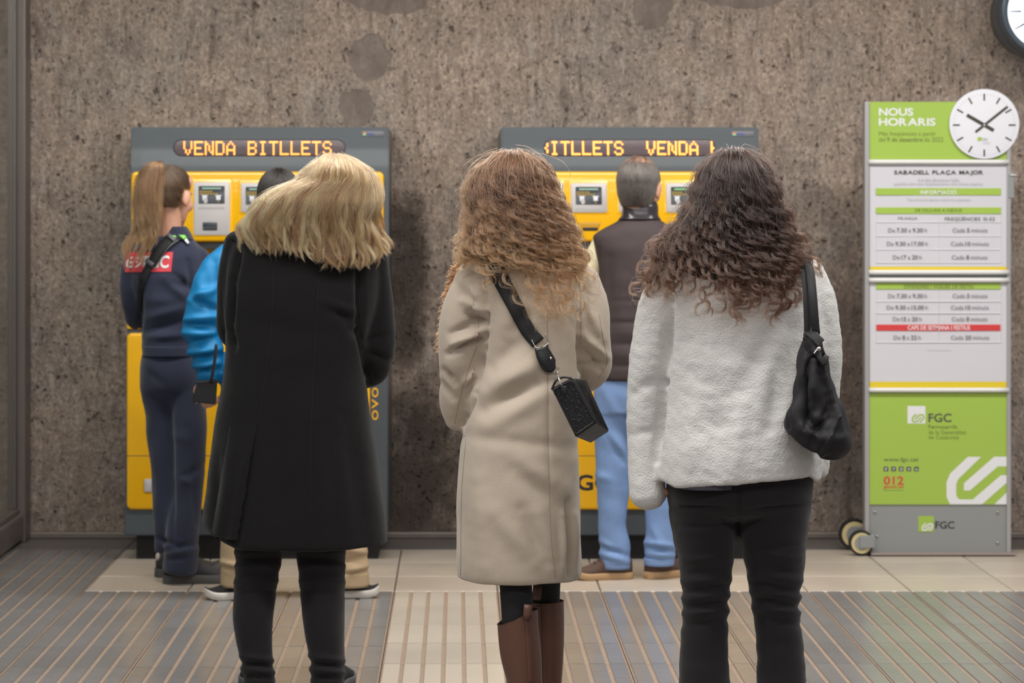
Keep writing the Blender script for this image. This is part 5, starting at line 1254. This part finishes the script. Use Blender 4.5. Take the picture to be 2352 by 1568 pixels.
# ==== railway worker in navy
D = 10.37
w4 = person('railway worker with a blonde ponytail in a navy uniform', 395, D)
T_N = [(535, 372, 432, .0, .06), (552, 345, 446, .0, .08), (570, 312, 462, 0, .10), (600, 296, 472, 0, .115), (650, 298, 474, 0, .125), (700, 314, 466, 0, .125), (750, 322, 455, 0, .12), (785, 326, 448, 0, .12), (800, 326, 450, 0, .122)]
A_NL = [(312, 590, .0, 26), (300, 640, .0, 25), (303, 690, .01, 24), (312, 732, .05, 22), (325, 740, .14, 19), (345, 725, .26, 16)]
A_NR = [(452, 588, .0, 27), (464, 640, .0, 27), (466, 690, .02, 25), (458, 730, .08, 22), (445, 740, .16, 18), (430, 725, .28, 16)]
nj = solid([loft(T_N, D, 64, 4, 2.3), ptube(A_NL, D, nseg=22), ptube(A_NR, D, nseg=22)], .0085, 4)
creases(nj, [(322, 650, 320, 760, 5, -.018), (300, 620, 320, 690, 8, -.006), (400, 650, 440, 665, 8, -.008), (380, 640, 430, 690, 10, .006), (340, 730, 440, 700, 10, .005), (335, 760, 430, 735, 9, -.007), (345, 775, 430, 768, 8, .006), (335, 690, 400, 690, 12, .004), (432, 600, 446, 680, 7, -.008), (400, 630, 440, 660, 7, -.006)], .002, .12, 61)
SN = Surf(nj); SN.D = D - .12
no_ = skin('uniform_jumper', nj, M_NAVY, w4)
part('waist_rib', loft([(792, 326, 450, 0, .126), (800, 327, 451, 0, .128), (812, 328, 452, 0, .128), (818, 327, 453, 0, .127)], D, 48, 3), M_NAVY, no_)
M_REDP = mat('red_badge_cloth', rgb(206, 62, 72), .7)
def NB(u, v, h=.002):       # badge on the back, u right 0..106, v down 0..45
    return SN(287 + u + (45 - v) * .1, 580 + v - u * .012, h)
nu, nv = 24, 10; V = [tuple(NB(106 * i / nu, 45 * j / nv)) for j in range(nv + 1) for i in range(nu + 1)]
bd = part('badge', (V, [[j * (nu + 1) + i, j * (nu + 1) + i + 1, (j + 1) * (nu + 1) + i + 1, (j + 1) * (nu + 1) + i] for j in range(nv) for i in range(nu)]), M_REDP, no_, fix=False)
part('lettering', lettering(lambda x, y, h: NB(x, y, h), [('FGC', 1.6)], 42, 8, 99, 37, .004), M_WHITE, bd, False)
part('emblem', logo(lambda x, y, h: NB(x, y, h), 20, 22.5, 3.7, .004), M_WHITE, bd, False)
L_NL = [(366, 835, .0, 42), (366, 900, .0, 42), (370, 950, .0, 38), (374, 1050, .0, 33), (378, 1150, .0, 30), (380, 1230, .0, 27), (380, 1268, .0, 26)]
L_NR = [(426, 835, -.02, 42), (428, 900, -.02, 44), (432, 950, -.03, 42), (434, 1050, -.04, 40), (428, 1150, -.05, 36), (418, 1240, -.06, 38), (414, 1300, -.06, 40), (412, 1316, -.06, 40)]
nt_ = solid([loft([(806, 328, 450, 0, .115), (850, 322, 468, 0, .125), (890, 322, 472, 0, .115), (915, 332, 464, 0, .08), (932, 350, 446, 0, .03)], D, 48, 5), ptube(L_NL, D, nseg=26, flat=1.1, rounded=False), ptube(L_NR, D, nseg=26, flat=1.1, rounded=False)], .0085, 10)
GAIN = 1.3
creases(nt_, [(392, 940, 398, 1250, 6, -.010), (330, 850, 370, 880, 9, -.004), (410, 1100, 470, 1070, 9, -.007), (400, 1095, 440, 1110, 7, .006), (360, 1235, 400, 1250, 5, -.008), (365, 1250, 400, 1262, 5, .007), (385, 1262, 455, 1245, 5, -.010), (385, 1272, 455, 1262, 5, .009), (390, 1285, 450, 1275, 5, -.008),
              (430, 980, 450, 1200, 8, -.006), (345, 1000, 350, 1200, 8, -.004), (395, 1000, 430, 1010, 10, .004)], .0018, .12, 63)
skin('trousers', nt_, M_NAVY, w4)
h = P(376, HY, 10.33); shoe(w4, (h.x, h.y), .10, .275, .105, M_SHOEG, M_SOLEG, hgt=.098, sole_h=.036, lace=M_SOLEG)
h = P(360, HY, 10.50); sx_ = shoe(w4, (h.x, h.y), .45, .275, .105, M_SHOEG, M_SOLEG, hgt=.098, sole_h=.036)
part('heel_tab', ellipsoid((h.x + .005, h.y - .01, .085), (.009, .009, .016), n=8), M_SOLEW, sx_)
hc = P(393, 452, D - .0); hR = rotz(-.45) @ Matrix.Rotation(-.18, 3, 'X')
body(w4, D, hc, hR, T_N, [A_NL, A_NR], [L_NL, L_NR], [(P(345, 725, D + .26), Vector((.2, .9, .2)), Vector((0, -.3, 1)), -1, .5), (P(430, 725, D + .28), Vector((-.2, .9, .2)), Vector((0, -.3, 1)), 1, .5)]); eyes(hc, hR, 1, w4)
# scalp and pony tail
def scalp(hc, hR, s, m, root, cut, name='hair', grow=1.055):
    """Close cap of hair over the skull; cut(p) true where hair grows (local unit coordinates)."""
    V, Fc = ellipsoid((0, 0, 0), (1, 1, 1), n=30); keep = np.array([cut(v) for v in V])
    W = np.array([tuple(Vector(hc) + hR @ (Vector((nape(v)[0] * .075 * grow, nape(v)[1] * .096 * grow - .012, nape(v)[2] * .088 * grow + .03)) * s)) for v in V])
    W2 = np.array([tuple(Vector(hc) + hR @ (Vector((v[0] * .066, v[1] * .086 - .012, v[2] * .078 + .03)) * s)) for v in V])
    f1 = [f for f in Fc if all(keep[i] for i in f)]; n = len(V)
    return part(name, (np.concatenate([W, W2]), f1 + [[i + n for i in reversed(f)] for f in f1]), m, root, fix=False)
def nape(v):
    v = np.array(v, float)
    if v[2] < -.25 and v[1] < .35:
        f = math.sqrt(1 - .0625) / max(.35, math.sqrt(max(0, 1 - v[2] ** 2))); f = 1 + (f - 1) * .5
        v = np.array((v[0] * f, v[1] * f, v[2] * 1.18))
    return v
def skull(hc, hR, s, v, k=1.06):
    v = nape(v); return np.array(Vector(hc) + hR @ (Vector((v[0] * .075 * k, v[1] * .096 * k - .012, v[2] * .088 * k + .03)) * s))
cutW = lambda v: v[2] > -.75 and not (v[1] > .25 and v[2] < .55) and not (abs(v[0]) > .6 and v[1] > -.15 and v[2] < -.05)
ho = scalp(hc, hR, 1.0, mat('dark_blonde_hair_mass', rgb(92, 72, 54), .6, bump=.4, scale=90), w4, cutW)
tie = Vector((-.15, -.62, .72)).normalized(); lst = []
for i in range(4200):
    v = RNG.normal(size=3); v /= np.linalg.norm(v)
    if not cutW(v): continue
    a = np.array(v); b = np.array(tie) + RNG.normal(0, .06, 3); k = RNG.uniform(1.06, 1.11); pts = []
    for s in np.linspace(0, 1, 12):
        q = a * (1 - s) + b * s; q /= np.linalg.norm(q); pts.append(skull(hc, hR, 1, q, k))
    lst.append(np.array(pts))
strands('hair_strands', lst, H_ROOT, ho, .0011, .9)
tp = Vector(skull(hc, hR, 1, tie, 1.15))
part('hair_tie', tube([(*(tp + Vector((-.018, 0, -.012))), .016), (*(tp + Vector((.004, .004, .012))), .016)], 14, .01), M_STRAP, w4)
R_N = [(374, 352, 380, -.10, .02), (382, 340, 384, -.105, .03), (400, 331, 382, -.11, .034), (440, 322, 378, -.12, .036), (499, 320, 377, -.13, .03), (540, 308, 378, -.135, .026), (565, 298, 366, -.14, .02), (590, 290, 356, -.14, .018), (620, 285, 352, -.14, .015)]
def tipN(u): return float(np.interp(u, [0, .2, .4, .6, .8, 1], [590, 606, 612, 604, 596, 585]))
pt_ = part('ponytail', loft([(y, xl + 8, xr - 8, d, h * .7) for y, xl, xr, d, h in R_N if y < 550], D, 36, 5, 2), mat('ponytail_mass', rgb(140, 106, 70), .6, bump=.5, scale=90, stretch=(1, 1, .2)), w4)
lst = hair_fall(D, R_N, 374, tipN, 60, 34, (.006, .15), spread=.0050, layers=(.5, .88), seed=71, pts=26, wave=.007, utop=.6, plong=.25, jit=.0005, phase=2)
strands('hair_strands', lst, H_TAIL, pt_, .0008)
part('collar', loft([(520, 388, 428, .0, .065), (534, 380, 438, .0, .075), (552, 362, 446, 0, .085)], D, 40, 3), M_NAVY, no_)
part('lanyard', ribbon(SN, [(385, 527, 7), (398, 530, 9), (412, 540, 9), (424, 552, 8)], 9, .012, .003), mat('lime_lanyard', rgb(130, 206, 90), .6), w4)
part('lanyard_clip', ribbon(SN, [(424, 552, 6), (431, 562, 5)], 6, .010, .003), M_WHITE, w4)
sl = thing('crossbody_strap', 'black padded strap running over the navy uniform back', 'strap', tuple(SN(350, 640)))
part('webbing', ribbon(SN, [(408, 544, 16), (392, 552, 22), (370, 572, 21), (352, 598, 20), (338, 622, 17), (328, 650, 13), (322, 690, 10), (320, 730, 8)], 18, .006, .005), M_STRAP, sl)
part('piping', ribbon(SN, [(412, 552, 4), (394, 565, 4), (372, 590, 4), (356, 615, 4)], 4, .011, .004), M_LEATH, sl)
for x, y in ((395, 549), (346, 604)): part('keeper', ribbon(SN, [(x - 8, y - 7, 9), (x + 8, y + 7, 9)], 9, .013, .003), mat('grey_keeper', rgb(92, 92, 98), .5), sl)

# ==== person in the blue jacket
D = 9.96
w5 = person('person with short dark hair in a bright blue jacket, mostly hidden behind the black coat', 645, D)
T_J = [(525, 600, 690, 0, .07), (545, 560, 735, 0, .10), (570, 540, 755, 0, .12), (620, 535, 760, 0, .13), (720, 535, 760, 0, .135), (800, 522, 762, 0, .14), (870, 505, 762, 0, .145), (900, 505, 760, 0, .14)]
A_JL = [(545, 578, .0, 32), (505, 620, -.02, 42), (478, 690, -.04, 46), (465, 750, -.05, 45), (472, 800, -.05, 40), (478, 845, -.05, 31), (478, 868, -.05, 26)]
A_JR = [(745, 590, .0, 34), (775, 680, 0, 40), (775, 760, .06, 36), (740, 770, .20, 28), (700, 750, .32, 24)]
GAIN = 2.6
bj = solid([loft(T_J, D, 60, 5, 2.3), ptube(A_JL, D, nseg=26), ptube(A_JR, D, nseg=20)], .0085, 4)
creases(bj, [(440, 690, 500, 660, 9, .009), (450, 690, 505, 715, 8, -.014), (430, 735, 500, 725, 8, .012), (430, 745, 505, 750, 7, -.014), (425, 765, 490, 768, 8, .010), (430, 790, 500, 772, 8, -.014), (435, 810, 505, 800, 8, .010), (440, 822, 500, 815, 6, -.012), (445, 840, 500, 832, 7, .010), (448, 853, 500, 848, 5, -.010), (490, 600, 510, 690, 9, -.006), (460, 640, 470, 700, 12, .005)], .002, .1, 81)
bo = skin('jacket', bj, M_BLUE, w5)
L_JL = [(575, 880, .0, 66), (565, 1000, -.02, 58), (556, 1150, -.03, 48), (546, 1270, -.04, 40), (546, 1330, -.04, 38)]
L_JR = [(710, 880, .0, 66), (740, 1000, 0, 58), (775, 1150, .0, 50), (800, 1270, .0, 46), (800, 1330, .0, 46)]
GAIN = 1.4
bt = solid([ptube(L_JL, D, nseg=26, rounded=False), ptube(L_JR, D, nseg=26, rounded=False), loft([(850, 525, 755, 0, .13), (960, 520, 765, 0, .13)], D, 40, 8)], .0085, 3)
creases(bt, [(510, 1290, 580, 1310, 5, .009), (515, 1302, 580, 1318, 5, -.012), (790, 1290, 850, 1275, 6, -.008), (800, 1310, 850, 1298, 5, .008), (800, 1320, 848, 1310, 4, -.008), (800, 1262, 848, 1270, 7, .006)], .002, .1, 83)
skin('chinos', bt, M_KHAKI, w5)
for L in (L_JL, L_JR):
    x, d = L[-1][0], L[-1][2]; part('turn_up', ptube([(x, 1312, d, L[-1][3] + 1), (x, 1345, d, L[-1][3] + 2)], D, nseg=24, rounded=False), M_KHAKI, w5)
h = P(604, HY, 9.93); shoe(w5, (h.x, h.y), math.pi + .15, .225, .10, M_CANVAS, M_SOLEW, hgt=.085, sole_h=.03, lace=WHITE_LACE)
h = P(738, HY, 9.93); shoe(w5, (h.x, h.y), .22, .225, .10, M_CANVAS, M_SOLEW, hgt=.085, sole_h=.03, lace=WHITE_LACE)
hc = P(640, 462, D); hR = rotz(.1) @ Matrix.Rotation(-.15, 3, 'X')
hand = (P(476, 868, D - .05), Vector((.06, -.12, -1)), Vector((-.35, -1, 0)), 1, .95, 1.0)
body(w5, D, hc, hR, T_J, [A_JL, A_JR], [L_JL, L_JR], [hand, (P(700, 750, D + .32), Vector((-.2, .9, .1)), Vector((0, -.3, 1)), 1, .5)]); eyes(hc, hR, 1, w5)
cutB = lambda v: v[2] > -.62 and not (v[1] > .45 and v[2] < .5) and not (abs(v[0]) > .7 and v[2] < -.1 and v[1] > -.25)
ho = scalp(hc, hR, 1.0, mat('near_black_hair_mass', rgb(30, 24, 22), .55, bump=.4, scale=120), w5, cutB, grow=1.09)
def crop(hc, hR, n, cut, crown, k0, L, dens=lambda v: 1.0, sd=0):
    g = np.random.default_rng(sd); out = []
    while len(out) < n:
        v = g.normal(size=3); v /= np.linalg.norm(v)
        if not cut(v) or g.uniform() > dens(v): continue
        t = v - np.array(crown); t -= v * t.dot(v); t /= np.linalg.norm(t) + 1e-6; t += g.normal(0, .18, 3)
        pts = []
        for s in np.linspace(0, 1, 6):
            q = v + t * s * L; q /= np.linalg.norm(q); q[2] = max(q[2], -.93); pts.append(skull(hc, hR, 1, q, k0 + .05 * math.sin(s * 2.4)))
        out.append(np.array(pts))
    return out
strands('hair_strands', crop(hc, hR, 4500, cutB, (0, -.3, .95), 1.08, .30, sd=3), H_BLACK, ho, .0011, .5)
wl = thing('wallet', 'black wrist-strap wallet held in the hand below the blue sleeve', 'wallet', tuple(P(468, 903, D - .08)))
wx = [(453, 874), (500, 870), (496, 929), (440, 923)]
bm = bmesh.new(); a_ = [bm.verts.new(P(x, y, D - .128)) for x, y in wx]; b__ = [bm.verts.new(P(x, y, D - .108)) for x, y in wx]
bm.faces.new(a_); bm.faces.new(list(reversed(b__)))
for i in range(4): bm.faces.new([a_[(i + 1) % 4], a_[i], b__[i], b__[(i + 1) % 4]])
bmesh.ops.recalc_face_normals(bm, faces=bm.faces); bmesh.ops.bevel(bm, geom=bm.edges[:], offset=.004, segments=2, affect='EDGES'); bm.verts.index_update()
part('wallet_body', (np.array([v.co[:] for v in bm.verts]), [[v.index for v in f.verts] for f in bm.faces]), M_LEATH, wl, False); bm.free()
strap([(497, 790, -.14), (493, 830, -.14), (487, 865, -.135), (484, 880, -.13)], D, .012, 'wrist_strap', M_STRAP, wl)
part('wallet_zip', ptube([(453, 878, -.13, 1.2), (495, 874, -.13, 1.2)], D, nseg=8), M_LEATH, wl)

# ==== man in the brown vest
D = 10.46
w6 = person('grey-haired balding man in a brown quilted vest and light blue jeans', 1470, D)
T_V = [(492, 1434, 1502, .0, .065), (508, 1418, 1520, .0, .085), (525, 1385, 1550, .0, .105), (545, 1362, 1580, .0, .118), (580, 1366, 1588, 0, .13), (650, 1374, 1586, 0, .137), (740, 1376, 1582, 0, .14), (820, 1374, 1582, 0, .143), (866, 1374, 1580, 0, .143), (875, 1377, 1578, 0, .138)]
A_VL = [(1385, 560, .02, 26), (1362, 610, .02, 27), (1350, 660, .03, 26), (1352, 710, .06, 24), (1366, 740, .15, 20), (1385, 735, .26, 17)]
A_VR = [(1568, 560, .02, 26), (1590, 610, .02, 27), (1602, 660, .03, 26), (1600, 710, .06, 24), (1586, 740, .15, 20), (1570, 735, .26, 17)]
part('shirt_sleeve', ptube(A_VL, D, nseg=24), M_SHIRT, w6); part('shirt_sleeve', ptube(A_VR, D, nseg=24), M_SHIRT, w6)
GAIN = 1.0
vj = solid([loft(T_V, D, 64, 4, 2.4)], .0085, 4)
creases(vj, [(1376, 570, 1374, 640, 5, -.010), (1400, 590, 1396, 720, 10, -.006), (1430, 640, 1425, 760, 14, .005), (1370, 740, 1590, 742, 5, -.006), (1370, 690, 1590, 692, 5, -.003), (1370, 790, 1590, 792, 5, -.005), (1370, 840, 1590, 842, 5, -.005), (1480, 600, 1500, 700, 14, .004), (1375, 765, 1590, 766, 12, .004), (1375, 815, 1590, 816, 12, .004)], .0016, .1, 91)
skin('vest', vj, M_VEST, w6)
part('vest_collar', join(loft([(462, 1436, 1508, .005, .068), (475, 1430, 1512, .0, .075), (492, 1428, 1512, .0, .08), (506, 1418, 1520, .0, .088)], D, 48, 3)), mat('shiny_brown_collar', rgb(48, 42, 46), .25, spec=.6, bump=.4, scale=30), w6)
L_VL = [(1412, 880, 0, 46), (1410, 960, 0, 46), (1408, 1050, 0, 42), (1408, 1150, .0, 36), (1408, 1220, .0, 33), (1412, 1260, .0, 35), (1413, 1296, .0, 34)]
L_VR = [(1520, 880, 0, 48), (1522, 960, 0, 47), (1522, 1050, 0, 42), (1516, 1150, .0, 35), (1516, 1220, .0, 34), (1517, 1260, .0, 36), (1514, 1290, .0, 33)]
GAIN = 1.5
vt = solid([loft([(858, 1382, 1572, 0, .12), (900, 1372, 1572, 0, .125), (950, 1366, 1570, 0, .115)], D, 48, 6), ptube(L_VL, D, nseg=26, rounded=False), ptube(L_VR, D, nseg=26, rounded=False)], .0085, 3)
creases(vt, [(1400, 1000, 1440, 1050, 9, .006), (1395, 1000, 1430, 1060, 7, -.006), (1372, 1090, 1400, 1100, 9, .006), (1375, 1255, 1440, 1275, 6, -.010), (1380, 1270, 1440, 1290, 7, .009), (1378, 1240, 1410, 1262, 6, .006), (1485, 1245, 1550, 1255, 6, .010), (1488, 1258, 1545, 1264, 5, -.010), (1490, 1272, 1548, 1275, 6, .007), (1500, 1215, 1520, 1250, 8, .006), (1390, 900, 1420, 960, 12, .005), (1425, 1120, 1440, 1200, 10, -.004)], .0018, .12, 93)
skin('jeans', vt, M_JEAN, w6)
for x, L in ((1413, L_VL), (1514, L_VR)): part('hem', ptube([(x, 1284 if x < 1500 else 1280, 0, 35), (x, 1304 if x < 1500 else 1297, 0, 35)], D, nseg=24, rounded=False), M_JEAN, w6)
h = P(1451, HY, 10.47); shoe(w6, (h.x, h.y), math.pi + .18, .245, .10, M_SUEDE, M_GUM, hgt=.09, sole_h=.028, lace=M_SUEDE)
h = P(1484, HY, 10.45); shoe(w6, (h.x, h.y), .55, .26, .10, M_SUEDE, M_GUM, hgt=.085, sole_h=.03)
hc = P(1468, 432, D); hR = rotz(-.38) @ Matrix.Rotation(-.10, 3, 'X')
body(w6, D, hc, hR, T_V, [A_VL, A_VR], [L_VL, L_VR], [(P(1385, 735, D + .26), Vector((.2, .9, .2)), Vector((0, -.3, 1)), -1, .5), (P(1570, 735, D + .26), Vector((-.2, .9, .2)), Vector((0, -.3, 1)), 1, .5)], 1.06); eyes(hc, hR, 1.06, w6)
def skull106(f): return f
cutM = lambda v: v[2] > -.85 and not (v[1] > .15 and v[2] < .5) and not (abs(v[0]) > .62 and v[2] < -.15 and v[1] > -.2) and v[2] < .72
ho = scalp(hc, hR, 1.06, mat('grey_hair_mass', rgb(92, 84, 78), .7, bump=.5, scale=120), w6, cutM, grow=1.05)
hs_ = crop(hc, hR, 4200, lambda v: v[2] > -.85 and not (v[1] > .15 and v[2] < .5) and not (abs(v[0]) > .62 and v[2] < -.15 and v[1] > -.2), (0, .1, 1), 1.12, .5, lambda v: .22 if v[2] > .72 else (.6 if v[2] > .5 else 1.0), 5)
strands('hair_strands', hs_, H_GREY, ho, .0011, .5)
